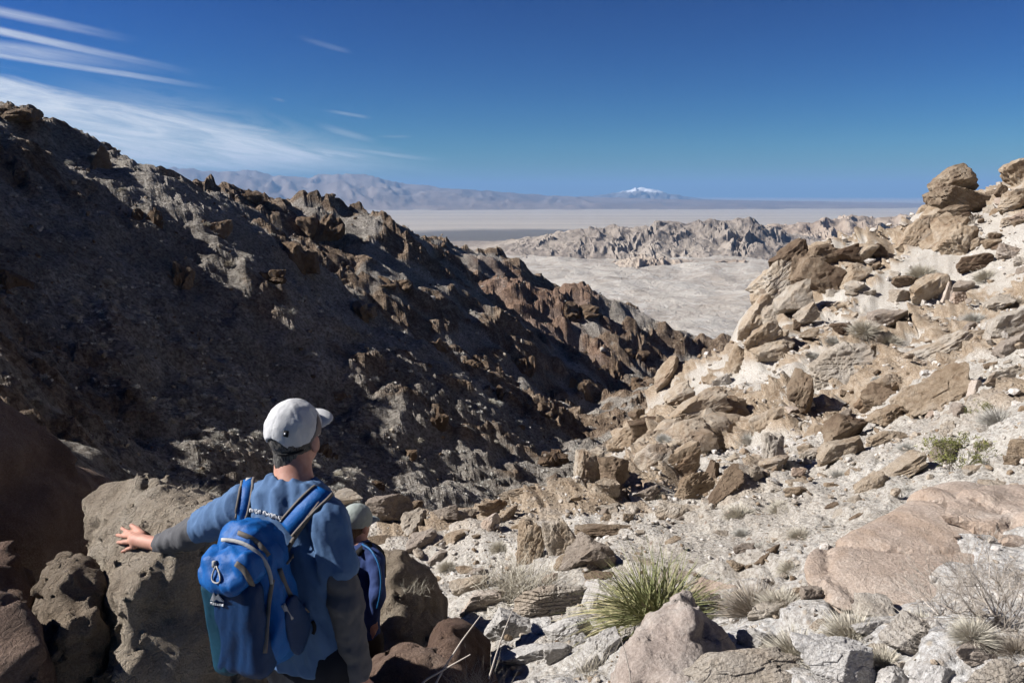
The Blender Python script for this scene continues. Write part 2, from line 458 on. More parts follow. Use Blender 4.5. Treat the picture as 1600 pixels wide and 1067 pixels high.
# ================================================================== the canyon and its left wall
def ridge(ctrl):
    P = np.array([px(a, b, c) for a, b, c, s in ctrl]); S = np.array([c[3] for c in ctrl])
    return P, S
RIDGES = [ridge(c) for c in [
    # near crest at the left and the spur that falls from it
    [(-420, 60, 74, 0.95), (-200, 105, 88, .95), (0, 158, 104, .75), (60, 168, 107, .75), (135, 212, 112, .8), (160, 240, 117, .85), (235, 330, 114, .85), (330, 440, 110, .78), (470, 560, 104, .74), (600, 650, 99, .75), (720, 730, 95, .85)],
    # second ridge, square to the view, with its knob and the long spur that comes down right
    [(60, 262, 180, .5), (200, 264, 190, .5), (330, 296, 200, .5), (430, 318, 207, .5), (480, 322, 210, .5), (515, 312, 212, .5), (545, 324, 214, .55), (585, 362, 212, .7), (640, 420, 206, .8), (700, 490, 198, .85), (770, 550, 190, .9), (860, 620, 184, .95), (930, 680, 178, 1.0)],
    # grey ridge behind
    [(480, 340, 280, .5), (600, 352, 300, .5), (700, 382, 320, .5), (765, 396, 335, .5), (830, 426, 345, .6), (880, 462, 350, .7), (940, 520, 345, .8)],
    # reddish ridge in front of it
    [(620, 490, 258, .55), (700, 468, 266, .55), (770, 442, 273, .5), (850, 458, 276, .6), (900, 458, 278, .65), (960, 472, 278, .7), (1040, 506, 276, .7), (1150, 538, 274, .7), (1260, 562, 274, .7)],
    # spurs that come down to the canyon floor
    [(330, 296, 200, .5), (400, 372, 188, .6), (480, 442, 178, .75), (580, 512, 168, .9), (690, 592, 158, .95), (800, 672, 150, 1.0)],
    [(770, 442, 273, .5), (820, 520, 254, .7), (880, 580, 240, .8), (960, 640, 228, .9)],
    [(900, 458, 278, .6), (950, 530, 262, .7), (1010, 590, 250, .8), (1080, 650, 240, .9)],
    [(-60, 172, 100, .9), (60, 400, 84, .66), (160, 560, 70, .58), (260, 690, 58, .56), (330, 790, 50, .56)],
    [(-400, 80, 74, .95), (-260, 400, 52, 1.0), (-60, 640, 34, 1.0), (40, 760, 26, 1.0)],
]]
axis_y = [10, 30, 60, 100, 150, 200, 300, 420, 600, 800]
axis_x = [-12, -8, -3, 0, 6, 13, 32, 62, 110, 160]
axis_z = [-9, -18, -28, -36, -46, -56, -76, -100, -135, -170]
def canyon_h(x, y):
    x = np.asarray(x, np.float64); y = np.asarray(y, np.float64)
    wx = x + 5 * fbm2(x / 34, y / 34, 3, 41) * sstep(y, 30, 110)
    wy = y + 5 * fbm2(x / 34 + 9, y / 34, 3, 43) * sstep(y, 30, 110)
    z = np.interp(y, axis_y, axis_z) + 0.22 * np.abs(x - np.interp(y, axis_y, axis_x))
    z = np.minimum(z, np.interp(y, axis_y, axis_z) + 12)
    k = 1.8
    acc = np.exp(np.clip((z + 100) / k / 8, -60, 60) * 0)          # placeholder for shape
    best = z.copy()
    for ri, (P, S) in enumerate(RIDGES):
        steep = 0.68 if ri in (0, 7, 8) else 0.77
        rb = np.full(x.shape, -1e9)
        for a in range(len(P) - 1):
            p, q = P[a], P[a + 1]
            dx, dy = q[0] - p[0], q[1] - p[1]
            L2 = dx * dx + dy * dy
            tt = np.clip(((wx - p[0]) * dx + (wy - p[1]) * dy) / L2, 0, 1)
            dist = np.hypot(wx - p[0] - tt * dx, wy - p[1] - tt * dy)
            ds = np.sqrt(dist * dist + 4) - 2
            zz = p[2] + tt * (q[2] - p[2]) - (S[a] + tt * (S[a + 1] - S[a])) * np.minimum(ds, 11) - steep * np.maximum(ds - 11, 0)
            rb = np.maximum(rb, zz)
        d = rb - best                                               # smooth maximum
        h = np.clip(0.5 + 0.5 * d / 3.0, 0, 1)
        best = best + (rb - best) * h + 3.0 * h * (1 - h)
    r = np.hypot(x, y)
    near_ = sstep(210 - r, 0, 120)                               # fine relief only where it can be resolved
    m = sstep(fbm2(x / 26, y / 17, 3, 51) + 0.3 * fbm2(x / 6, y / 6, 2, 52) + 0.22 * sstep(r, 110, 170), -0.08, 0.35) * (0.45 + 0.55 * sstep(r, 95, 150))
    wx2 = 0.4 * perlin2(x / 9, y / 9, 2); wy2 = 0.4 * perlin2(x / 9, y / 9, 7)
    fin = ridged2(x / 17 + wx2, y / 8.0 + wy2, 3, 61, 0.5)
    mid_ = sstep(430 - r, 0, 160)
    best = best + m * (fin - 0.6) * 2.0 + 0.9 * fbm2(x / 8, y / 8, 2, 71) + mid_ * 0.45 * fbm2(x / 3.6, y / 3.6, 2, 72)
    best = best + near_ * (m * (ridged2(x / 5 + wx2, y / 2.6 + wy2, 3, 63, 0.55) - 0.7) * 0.8 + 0.42 * fbm2(x / 2.1, y / 2.1, 3, 73))
    best = best + 2.2 * (ridged2(x / 38, y / 30, 3, 77) - 0.9) * sstep(r, 60, 140)
    f1, f2, cid = worley2(x / 1.9, y / 1.6, 81)
    best = best + near_ * (0.25 + 0.75 * m) * sstep(f2 - f1, 0, .25) * cid * 0.6
    f1, f2, cid, tx, ty = worley2((x + 0.3 * y) / 11.0 + wx2, y / 6.0 + wy2, 83, True)
    best = best + m * sstep(f2 - f1, 0, .2) * ((cid - 0.35) * 2.2 + (cid - 0.5) * 2.6 * ty)
    f1, f2, cid, tx, ty = worley2((x + 0.3 * y) / 5.5 + wx2, y / 3.6 + wy2, 85, True)
    best = best + mid_ * (0.25 + 0.75 * m) * sstep(f2 - f1, 0, .2) * ((cid - 0.3) * 1.4 + (cid - 0.5) * 1.6 * ty)
    return best, np.clip(m * fin, 0, 1.4)
az = np.unique(np.concatenate([np.linspace(-70, -38, 40), np.arange(-38, 20, 0.15), np.linspace(20, 32, 30)])) * math.pi / 180
rr = np.geomspace(22, 760, 470)
rg, ag = np.meshgrid(rr, az, indexing='ij')
gx, gy = rg * np.sin(ag), rg * np.cos(ag)
gz, gm = canyon_h(gx.ravel(), gy.ravel())
P1 = px(775, 442, 273)
red = sstep(30 - np.hypot((gx.ravel() - P1[0] - 6) * 0.8, (gy.ravel() - P1[1]) * 0.5) + 9 * fbm2(gx.ravel() / 12, gy.ravel() / 12, 3, 91), 0, 14)
m_can, t = new_mat('canyon_rock')
pos = t.n('NewGeometry').outputs['Position']
oc = t.n('Attribute', attribute_name='outcrop').outputs['Fac']; rd = t.n('Attribute', attribute_name='red').outputs['Fac']
n1 = t.noise(pos, 0.06, 5, 0.6, 0.5); n2 = t.noise(pos, 0.55, 6, 0.72, 0.3); n3 = t.noise(pos, 2.6, 6, 0.8)
tal = t.ramp(t.m('ADD', t.m('MULTIPLY', n1, 0.5), t.m('MULTIPLY', n2, 0.5)), [(0.34, (0.22, 0.195, 0.17)), (0.48, (0.41, 0.375, 0.33)), (0.62, (0.62, 0.575, 0.52))])
roc = t.ramp(n2, [(0.34, (0.14, 0.095, 0.068)), (0.5, (0.30, 0.22, 0.155)), (0.66, (0.52, 0.42, 0.32))])
col = t.mix(t.smooth(t.m('ADD', oc, t.m('MULTIPLY', t.m('SUBTRACT', n2, 0.5), 1.0)), 0.22, 0.7), tal, roc)
col = t.mix(t.m('MULTIPLY', rd, 0.75), col, t.ramp(n2, [(0.35, (0.26, 0.155, 0.11)), (0.7, (0.46, 0.315, 0.235))]))
col = t.mix(t.smooth(n3, 0.60, 0.42), t.mix(1.0, col, (0.42, 0.39, 0.37), 'MULTIPLY'), col)
finish(t, col, 0.95, t.m('ADD', n2, t.m('MULTIPLY', n3, 0.5)), 1.3)
can = obj('canyon', mesh_np('canyon', np.stack([gx.ravel(), gy.ravel(), gz], -1), grid_faces(*rg.shape)[:, ::-1], False, {'outcrop': gm, 'red': red}), m_can)
tag(can, kind='structure')

# ================================================================== badlands, valley floor
def floor_h(x, y):
    r = np.hypot(x, y)
    z = np.interp(r, [300, 500, 750, 1100, 1700, 2300, 2900, 4200, 6500, 9000, 90000], [-140, -152, -168, -183, -193, -199, -206, -300, -402, -405, -405])
    wash = np.exp(-((r - 2600) / 1900) ** 2)
    z = z + wash * (11 * fbm2(x / 260, y / 260, 3, 101) + 5.5 * ridged2(x / 120, y / 120, 3, 103))
    return z
az = np.linspace(-48, 44, 380) * math.pi / 180
rr = np.unique(np.concatenate([np.geomspace(430, 3200, 150), np.geomspace(3200, 95000, 40)]))
rg, ag = np.meshgrid(rr, az, indexing='ij')
gx, gy = rg * np.sin(ag), rg * np.cos(ag)
gz = floor_h(gx.ravel(), gy.ravel())
m_fl, t = new_mat('valley_floor')
pos = t.n('NewGeometry').outputs['Position']
dist = t.n('VectorMath', [pos], operation='LENGTH').outputs['Value']
n1 = t.noise(pos, 0.004, 6, 0.65, 0.8); n2 = t.noise(pos, 0.03, 6, 0.75, 0.4)
sxyz = t.n('SeparateXYZ', [pos])
n4 = t.noise(pos, 0.12, 4, 0.8)
near = t.ramp(t.m('ADD', t.m('MULTIPLY', n1, 0.45), t.m('ADD', t.m('MULTIPLY', n2, 0.35), t.m('MULTIPLY', n4, 0.2))), [(0.38, (0.24, 0.205, 0.17)), (0.47, (0.44, 0.39, 0.335)), (0.57, (0.57, 0.53, 0.475))])
rill = t.m('ABSOLUTE', t.m('SUBTRACT', t.noise(pos, 0.006, 4, 0.6, 1.5), 0.5))
near = t.mix(t.smooth(rill, 0.03, 0.0), near, (0.56, 0.53, 0.49))
near = t.mix(t.m('MULTIPLY', t.smooth(n4, 0.60, 0.70), 0.6), near, (0.15, 0.13, 0.105))
strip = t.noise(t.n('CombineXYZ', [t.m('MULTIPLY', sxyz.outputs[0], 0.00006), t.m('MULTIPLY', sxyz.outputs[1], 0.0011), 0.0]).outputs[0], 1.0, 5, 0.65, 0.3)
far = t.ramp(strip, [(0.3, (0.34, 0.285, 0.23)), (0.5, (0.45, 0.395, 0.325)), (0.7, (0.50, 0.45, 0.38))])
dark = t.mix(n2, (0.075, 0.07, 0.062), (0.12, 0.105, 0.09))
fy = t.m('ADD', sxyz.outputs[1], t.m('MULTIPLY', t.m('SUBTRACT', t.noise(pos, 0.0006, 6, 0.65, 0.5), 0.5), 3200.0))
far = t.mix(t.m('ADD', 0.15, t.m('MULTIPLY', t.smooth(fy, 8300.0, 9500.0), 0.85)), dark, far)
col = t.mix(t.smooth(dist, 3300.0, 4200.0), near, far)
finish(t, col, 0.95, t.m('ADD', n2, t.m('MULTIPLY', n4, 0.3)), 9.0, 1.0)
flo = obj('valley_floor', mesh_np('valley_floor', np.stack([gx.ravel(), gy.ravel(), gz], -1), grid_faces(*rg.shape)[:, ::-1]), m_fl)
tag(flo, kind='structure')

# ================================================================== far hills and mountains
def range_mesh(name, crest, a0, a1, na, depth_front, depth_back, nr, slope, rough, rscale, base, seed, mat, kind='structure', nearpeak=0.0):
    """a mountain range: crest given as pixels + distance, eroded flanks falling to base"""
    P = np.array([px(*q) for q in crest])
    caz = np.arctan2(P[:, 0], P[:, 1]); cr = np.hypot(P[:, 0], P[:, 1]); cz = P[:, 2]
    az = np.linspace(a0, a1, na) * math.pi / 180
    k = np.linspace(-1, 1, nr)
    cri = np.interp(az, caz, cr); czi = np.interp(az, caz, cz)
    edge = sstep(az, az[0], az[0] + 0.03) if False else 1.0
    off = np.where(k[:, None] < 0, k[:, None] * depth_front, k[:, None] * depth_back)
    rg = cri[None, :] + off
    ag = np.broadcast_to(az[None, :], rg.shape)
    x, y = rg * np.sin(ag), rg * np.cos(ag)
    d = np.abs(off) / np.where(k[:, None] < 0, depth_front, depth_back)
    hgt = (czi[None, :] - base)
    prof = (1 - d) ** slope
    s_ = ag * cri.mean() / rscale
    w_ = 0.7 * fbm2(s_ * 0.8, d * 2.0 + k[:, None] * 0.3, 3, seed + 5)
    er = ridged2(s_ + w_, d * 1.6 + np.sign(k[:, None]) * 7, 5, seed, 0.6)
    z = base + hgt * (prof + rough * (er - 0.95) * np.sqrt(np.clip(d, 0, 1)) * (1 - d) * 1.8) + hgt * 0.07 * fbm2(x / rscale * 3, y / rscale * 3, 4, seed + 3) + hgt * 0.06 * (ridged2(s_ * 3.1 + w_, d * 5.0, 3, seed + 8) - 0.8) * np.clip(d * 4, 0.25, 1) * (1 - d)
    z = z - 0.06 * np.abs(hgt) * d - 8
    return tag(obj(name, mesh_np(name, np.stack([x.ravel(), y.ravel(), z.ravel()], -1), grid_faces(*rg.shape)[:, ::-1], 'mountain' in name), mat), kind=kind)
def hill_mat(name, stops, sc_, bump):
    m, t = new_mat(name)
    pos = t.n('NewGeometry').outputs['Position']
    n1 = t.noise(pos, sc_, 5, 0.6, 0.8); n2 = t.noise(pos, sc_ * 9, 6, 0.75, 0.5)
    nz = t.n('SeparateXYZ', [t.n('NewGeometry').outputs['Normal']]).outputs[2]
    col = t.ramp(t.m('ADD', t.m('MULTIPLY', n1, 0.65), t.m('MULTIPLY', n2, 0.35)), stops)
    finish(t, col, 0.95, n2, bump)
    return m
m_h1 = hill_mat('dark_hills', [(0.35, (0.15, 0.125, 0.11)), (0.5, (0.31, 0.265, 0.225)), (0.66, (0.44, 0.385, 0.325))], 0.0022, 12)
m_h2 = hill_mat('pale_hills', [(0.35, (0.25, 0.195, 0.155)), (0.5, (0.40, 0.325, 0.26)), (0.66, (0.50, 0.43, 0.355))], 0.003, 12)
m_mt = hill_mat('blue_mountains', [(0.35, (0.14, 0.11, 0.095)), (0.55, (0.25, 0.20, 0.17)), (0.7, (0.34, 0.28, 0.24))], 0.0002, 60)
m_sn, t = new_mat('snow_mountain')
pos = t.n('NewGeometry').outputs['Position']
zz = t.m('ADD', t.n('SeparateXYZ', [pos]).outputs[2], t.m('MULTIPLY', t.m('SUBTRACT', t.noise(pos, 0.0012, 5, 0.7), 0.5), 420.0))
finish(t, t.mix(t.smooth(zz, 40.0, 150.0), (0.17, 0.15, 0.14), (0.85, 0.87, 0.9)), 0.9)
D = 2900
range_mesh('hills', [(640, 398, D), (700, 392, D), (760, 384, D), (800, 374, D), (870, 361, D), (910, 356, D), (960, 350, D), (985, 356, D), (1030, 346, D), (1070, 348, D), (1110, 342, D), (1150, 343, D), (1172, 338, D), (1190, 350, D), (1230, 362, D), (1290, 372, D), (1350, 392, D)],
           -8, 26, 420, 640, 900, 84, 1.1, 0.34, 190.0, -212, 201, m_h1)
D = 3500
range_mesh('hills', [(1100, 380, D), (1170, 356, D), (1200, 350, D), (1260, 345, D), (1330, 336, D), (1370, 340, D), (1410, 335, D), (1450, 342, D), (1600, 330, D), (1900, 335, D)],
           13, 44, 340, 1000, 900, 76, 1.05, 0.34, 210.0, -212, 207, m_h2)
D = 2250
range_mesh('hills', [(780, 432, D), (830, 424, D), (880, 414, D), (950, 412, D), (1000, 396, D), (1050, 402, D), (1100, 408, D), (1150, 402, D), (1200, 410, D), (1300, 408, D), (1400, 415, D)],
           -3, 26, 400, 260, 330, 50, 1.2, 0.6, 60.0, -205, 211, m_h2)
D = 30000
range_mesh('mountains', [(-400, 266, D), (0, 264, D), (150, 268, D), (240, 263, D), (300, 266, D), (350, 270, D), (400, 268, D), (470, 279, D), (525, 272, D), (580, 277, D), (640, 288, D), (700, 294, D), (780, 300, D), (860, 306, D), (1000, 310, D), (1150, 313, D), (1300, 315, D), (1450, 318, D), (1600, 321, D)],
           -46, 33, 560, 11000, 9000, 44, 1.0, 0.24, 2200.0, -420, 221, m_mt)
D = 42000
range_mesh('snow_mountain', [(760, 316, D), (850, 310, D), (920, 307, D), (965, 302, D), (985, 297, D), (1000, 294, D), (1015, 297, D), (1045, 303, D), (1080, 309, D), (1150, 315, D), (1300, 322, D), (1500, 326, D)],
           -3, 32, 420, 9000, 9000, 40, 0.9, 0.5, 1500.0, -430, 231, m_sn)
D = 52000
range_mesh('mountains', [(-300, 276, D), (300, 284, D), (520, 284, D), (555, 277, D), (567, 270, D), (577, 277, D), (620, 290, D), (750, 300, D)],
           -42, -2, 260, 6000, 6000, 30, 0.9, 0.3, 4000.0, -430, 241, m_sn)

# ================================================================== air
hz_v = [(x, y, z) for x in (-76000, 76000) for y in (-3000, 97000) for z in (-580, 1250)]
hm, t = new_mat('haze_air')
vol = t.n('VolumePrincipled', {'Color': (0.23, 0.42, 0.74, 1), 'Density': 2.9e-5, 'Anisotropy': 0.0})
o_ = t.n('OutputMaterial'); t.t.links.new(vol.outputs[0], o_.inputs['Volume'])
haze = obj('haze', mesh_np('haze', hz_v, np.array([(0, 1, 3, 2), (4, 6, 7, 5), (0, 4, 5, 1), (2, 3, 7, 6), (0, 2, 6, 4), (1, 5, 7, 3)]), False), hm)
tag(haze, 'pale blue air between the canyon and the far mountains', None, None, 'stuff')
# ================================================================== rock generators
def ico(sub):
    import bmesh
    bm = bmesh.new()
    bmesh.ops.create_icosphere(bm, subdivisions=sub, radius=1.0)
    v = np.array([p.co[:] for p in bm.verts]); f = np.array([[q.index for q in p.verts] for p in bm.faces])
    bm.free()
    return v, f
ICO = {k: ico(k) for k in (1, 2, 3, 4, 5, 6)}
def rock_verts(seed, sub, nplanes=9, k=40.0, rough=0.07, strata=0.0):
    g = np.random.default_rng(seed)
    d, f = ICO[sub]
    n = g.normal(size=(nplanes, 3)); n /= np.linalg.norm(n, axis=1, keepdims=True)
    n = np.concatenate([n, [[1, 0, 0], [-1, 0, 0], [0, 1, 0], [0, -1, 0], [0, 0, 1], [0, 0, -1]]])
    h = np.concatenate([g.uniform(0.5, 1.0, nplanes), np.full(6, 1.0)])
    q = np.maximum(d @ n.T / h, 0) ** k
    v = d * (q.sum(1) ** (-1 / k))[:, None]
    off = g.uniform(0, 50, 3)
    if sub >= 3:
        v = v * (1 + rough * fbm3(v * 1.4 + off, 2, seed) + (0.045 * fbm3(v * 5.0 + off, 3, seed + 9, 0.6) if sub > 3 else 0))[:, None]
    if strata and sub >= 3:
        ax = unit(g.normal(size=3) * 0.25 + np.array([0.1, 0, 1.0]))
        s = (v @ ax) * g.uniform(3.5, 6) + 0.5 * fbm3(v * 1.5 + off, 2, seed + 3)
        saw = s - np.floor(s)
        v = v * (1 - strata * sstep(saw, 0.75, 1.0) * 0.9 + strata * 0.4 * (np.floor(s) * 0.618 % 1))[:, None]
    if sub >= 4:                                                 # chipped, broken faces
        cid, gap = cell3(v * 1.7 + off, seed + 5)
        v = v * (1 + 0.11 * (cid - 0.5) - 0.03 * (1 - sstep(gap, 0, 0.09)))[:, None]
    lo, hi = v.min(0), v.max(0)
    return (v - (lo + hi) / 2) / ((hi - lo) / 2), f

# surface nets: closed surface of a sampled signed distance field
def surface_nets(f, org, h):
    s = f < 0
    nx, ny, nz = f.shape
    c = s[:-1, :-1, :-1].astype(np.int8)
    cnt = np.zeros((nx - 1, ny - 1, nz - 1), np.int8)
    for a in (0, 1):
        for b in (0, 1):
            for e in (0, 1):
                cnt += s[a:nx - 1 + a, b:ny - 1 + b, e:nz - 1 + e]
    I = np.argwhere((cnt > 0) & (cnt < 8))
    idx = np.full(cnt.shape, -1, np.int64); idx[I[:, 0], I[:, 1], I[:, 2]] = np.arange(len(I))
    acc = np.zeros((len(I), 3)); num = np.zeros(len(I))
    corners = [(a, b, e) for a in (0, 1) for b in (0, 1) for e in (0, 1)]
    for p in corners:
        for ax in range(3):
            if p[ax]: continue
            q = list(p); q[ax] = 1
            fp = f[I[:, 0] + p[0], I[:, 1] + p[1], I[:, 2] + p[2]]; fq = f[I[:, 0] + q[0], I[:, 1] + q[1], I[:, 2] + q[2]]
            ok = (fp < 0) != (fq < 0)
            t = np.where(ok, fp / np.where(ok, fp - fq, 1), 0)
            pt = np.array(p, float)[None, :] + t[:, None] * (np.array(q) - np.array(p))[None, :]
            acc += np.where(ok[:, None], pt, 0); num += ok
    v = (I + acc / num[:, None]) * h + np.asarray(org)
    F_ = []
    for ax in range(3):
        sl0 = [slice(None)] * 3; sl1 = [slice(None)] * 3
        sl0[ax] = slice(0, -1); sl1[ax] = slice(1, None)
        a = s[tuple(sl0)]; b = s[tuple(sl1)]
        E = np.argwhere(a != b)
        o1, o2 = [(1, 2), (2, 0), (0, 1)][ax]
        E = E[(E[:, o1] > 0) & (E[:, o2] > 0)]
        lim = np.array(cnt.shape)
        E = E[(E[:, o1] < lim[o1]) & (E[:, o2] < lim[o2])]
        flip = a[E[:, 0], E[:, 1], E[:, 2]]
        def at(d1, d2):
            q = E.copy(); q[:, o1] += d1; q[:, o2] += d2
            return idx[q[:, 0], q[:, 1], q[:, 2]]
        quad = np.stack([at(-1, -1), at(0, -1), at(0, 0), at(-1, 0)], -1)
        quad = np.where(flip[:, None], quad, quad[:, ::-1])
        F_.append(quad[(quad >= 0).all(1)])
    return v, np.concatenate(F_)

def hull_planes(P):
    import bmesh
    bm = bmesh.new()
    for p in P: bm.verts.new(tuple(p))
    r = bmesh.ops.convex_hull(bm, input=bm.verts[:])
    c = np.mean(P, 0)
    pl = []
    for f in bm.faces:
        f.normal_update()
        n = np.array(f.normal[:])
        if f.calc_area() < 1e-6: continue
        d = n @ np.array(f.verts[0].co[:])
        if n @ c > d: n, d = -n, -d
        pl.append((*n, d))
    bm.free()
    pl = np.array(pl)
    keep = []
    for q in pl:
        if not any(np.dot(q[:3], w[:3]) > 0.9995 for w in keep): keep.append(q)
    return np.array(keep)
def hull_rock(points, h, rnd=0.04, noise=0.04, nscale=0.35, pits=0.0, seed=1, block=0.0, bscale=0.3, crack=0.0):
    """points: (px, py, depth) of the corners"""
    P = np.array([px(*q) if not isinstance(q, np.ndarray) else q for q in points])
    pl = hull_planes(P)
    lo = P.min(0) - 0.12; hi = P.max(0) + 0.12
    ax = [np.arange(lo[i], hi[i] + h, h) for i in range(3)]
    X = np.stack(np.meshgrid(*ax, indexing='ij'), -1).reshape(-1, 3)
    D = X @ pl[:, :3].T - pl[:, 3]
    mx = D.max(1)
    sd = mx + rnd * np.log(np.exp(np.clip((D - mx[:, None]) / rnd, -30, 0)).sum(1)) - rnd * 0.7
    near = np.abs(sd) < noise * 2 + pits + block + crack + 2 * h
    Xn = X[near]
    nz = noise * fbm3(Xn / nscale + seed * 3.1, 5, seed, 0.55)
    if pits:
        pz = perlin(Xn / (nscale * 0.3) + seed, seed + 40)
        nz = nz + pits * (np.abs(pz) - 0.25) + 0.4 * pits * fbm3(Xn / (nscale * 0.14), 2, seed + 50)
    if block or crack:                                           # fractured into blocks
        cid, gap = cell3((Xn + 0.25 * bscale * np.stack([perlin(Xn / bscale + 5, seed), perlin(Xn / bscale + 9, seed), perlin(Xn / bscale + 2, seed)], -1)) / (bscale * np.array([1.0, 1.0, 0.75])), seed + 60)
        nz = nz + block * (cid - 0.5) * 2 + crack * (1 - sstep(gap, 0.0, 0.10))
    sd[near] += nz
    v, f = surface_nets(sd.reshape([len(a) for a in ax]).astype(np.float32), lo, h)
    return v, f

# ------------------------------------------------------------------ rock materials
MAT = {
    'tan': rock_mat('tan_rock', [(0.30, (0.28, 0.20, 0.13)), (0.46, (0.47, 0.375, 0.275)), (0.60, (0.57, 0.495, 0.405)), (0.76, (0.64, 0.595, 0.535))], 1.0, 0.05, stain=(0.20, 0.12, 0.07, 0.5)),
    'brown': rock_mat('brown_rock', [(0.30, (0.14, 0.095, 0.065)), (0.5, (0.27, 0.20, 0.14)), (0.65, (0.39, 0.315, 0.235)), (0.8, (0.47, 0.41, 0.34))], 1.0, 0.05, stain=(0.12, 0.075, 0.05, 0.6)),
    'pink': rock_mat('pinkish_rock', [(0.30, (0.42, 0.325, 0.265)), (0.5, (0.54, 0.445, 0.375)), (0.65, (0.61, 0.53, 0.465)), (0.8, (0.66, 0.60, 0.545))], 1.0, 0.025, stain=(0.36, 0.25, 0.17, 0.45)),
    'pinkgrey': rock_mat('pinkish_grey_rock', [(0.30, (0.33, 0.27, 0.24)), (0.5, (0.44, 0.375, 0.335)), (0.65, (0.52, 0.47, 0.43)), (0.8, (0.60, 0.57, 0.54))], 1.0, 0.02, stain=(0.56, 0.53, 0.49, 0.6)),
    'pale': rock_mat('pale_rock', [(0.30, (0.38, 0.32, 0.255)), (0.5, (0.50, 0.445, 0.375)), (0.68, (0.58, 0.535, 0.48)), (0.8, (0.62, 0.59, 0.55))], 1.0, 0.04, stain=(0.36, 0.27, 0.19, 0.4)),
    'white': rock_mat('white_rock', [(0.30, (0.47, 0.45, 0.43)), (0.5, (0.60, 0.585, 0.57)), (0.68, (0.68, 0.67, 0.66)), (0.8, (0.74, 0.73, 0.72))], 1.0, 0.025, stain=(0.46, 0.42, 0.38, 0.5)),
    'grey': rock_mat('grey_rock', [(0.30, (0.26, 0.215, 0.18)), (0.5, (0.37, 0.315, 0.265)), (0.66, (0.46, 0.40, 0.35)), (0.8, (0.52, 0.48, 0.43))], 1.0, 0.04, stain=(0.25, 0.18, 0.13, 0.4)),
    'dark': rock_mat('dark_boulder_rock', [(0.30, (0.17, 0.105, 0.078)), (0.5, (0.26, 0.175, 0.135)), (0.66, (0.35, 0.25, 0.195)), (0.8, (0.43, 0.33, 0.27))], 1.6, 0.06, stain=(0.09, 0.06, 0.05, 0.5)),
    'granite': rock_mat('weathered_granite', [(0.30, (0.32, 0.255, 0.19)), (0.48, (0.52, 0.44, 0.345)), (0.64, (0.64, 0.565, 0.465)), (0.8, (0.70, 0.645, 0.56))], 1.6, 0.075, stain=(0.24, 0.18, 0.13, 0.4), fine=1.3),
}
def hero(name, pts, label, mat, cat='boulder', h=0.02, group=None, smooth=True, **kw):
    v, f = hull_rock(pts, h * 1.45, **kw)
    c = np.array([v[:, 0].mean(), v[:, 1].mean(), v[:, 2].min()])
    o = obj(name, mesh_np(name, v - c, f, smooth), MAT[mat], loc=c)
    return tag(o, label, cat, group)
# boulders at the left, in the shade of their own right-hand faces
hero('boulder', [(137, 790, 3.70), (185, 758, 3.68), (247, 746, 3.58), (300, 790, 3.06), (180, 957, 2.82), (150, 885, 3.44), (420, 826, 3.3), (530, 960, 3.3), (560, 1180, 3.2), (430, 1260, 3.0), (185, 1260, 2.8),
              (150, 792, 4.15), (260, 752, 4.1), (450, 830, 4.1), (560, 1250, 4.2), (150, 1250, 4.0)],
     'tall rough boulder under the hand of the hiker, lit on its left side', 'granite', h=0.0125, rnd=0.018, noise=0.04, nscale=0.22, pits=0.032, seed=3, block=0.03, bscale=0.3, crack=0.02)
hero('boulder', [(62, 950, 3.0), (80, 882, 3.08), (115, 864, 3.12), (150, 884, 3.1), (168, 965, 2.98), (195, 1180, 2.85), (50, 1180, 2.75), (95, 955, 2.86), (70, 900, 3.8), (150, 900, 3.8), (190, 1200, 3.7), (50, 1200, 3.7)],
     'narrow knobbly boulder left of the rock the hiker touches', 'granite', h=0.0135, rnd=0.02, noise=0.035, nscale=0.16, pits=0.03, seed=5, block=0.02, bscale=0.22, crack=0.015)
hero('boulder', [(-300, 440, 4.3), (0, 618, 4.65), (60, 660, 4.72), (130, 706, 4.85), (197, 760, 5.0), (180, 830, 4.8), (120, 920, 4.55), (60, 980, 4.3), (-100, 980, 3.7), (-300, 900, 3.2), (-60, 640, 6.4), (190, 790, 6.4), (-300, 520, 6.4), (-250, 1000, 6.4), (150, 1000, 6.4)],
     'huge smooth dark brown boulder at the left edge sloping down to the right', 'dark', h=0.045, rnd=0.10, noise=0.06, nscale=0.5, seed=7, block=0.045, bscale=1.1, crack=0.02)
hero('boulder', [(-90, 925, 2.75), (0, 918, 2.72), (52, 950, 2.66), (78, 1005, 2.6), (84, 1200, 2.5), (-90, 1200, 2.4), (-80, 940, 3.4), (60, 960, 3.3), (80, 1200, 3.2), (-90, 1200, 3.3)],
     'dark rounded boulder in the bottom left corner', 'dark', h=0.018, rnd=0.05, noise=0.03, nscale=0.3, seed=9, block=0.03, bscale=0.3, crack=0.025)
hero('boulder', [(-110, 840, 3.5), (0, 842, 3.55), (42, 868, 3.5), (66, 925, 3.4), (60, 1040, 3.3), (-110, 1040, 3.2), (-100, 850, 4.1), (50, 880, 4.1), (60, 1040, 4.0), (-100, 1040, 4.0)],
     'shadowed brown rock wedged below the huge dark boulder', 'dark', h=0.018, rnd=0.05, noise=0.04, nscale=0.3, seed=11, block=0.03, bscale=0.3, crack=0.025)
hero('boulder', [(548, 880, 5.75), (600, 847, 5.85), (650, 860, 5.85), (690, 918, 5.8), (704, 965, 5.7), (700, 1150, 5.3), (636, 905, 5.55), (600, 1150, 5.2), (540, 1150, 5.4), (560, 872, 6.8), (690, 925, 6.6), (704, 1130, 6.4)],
     'dark brown boulder behind the second hiker with a sunlit top', 'granite', h=0.024, rnd=0.05, noise=0.05, nscale=0.35, pits=0.02, seed=13, block=0.03, bscale=0.4, crack=0.02)
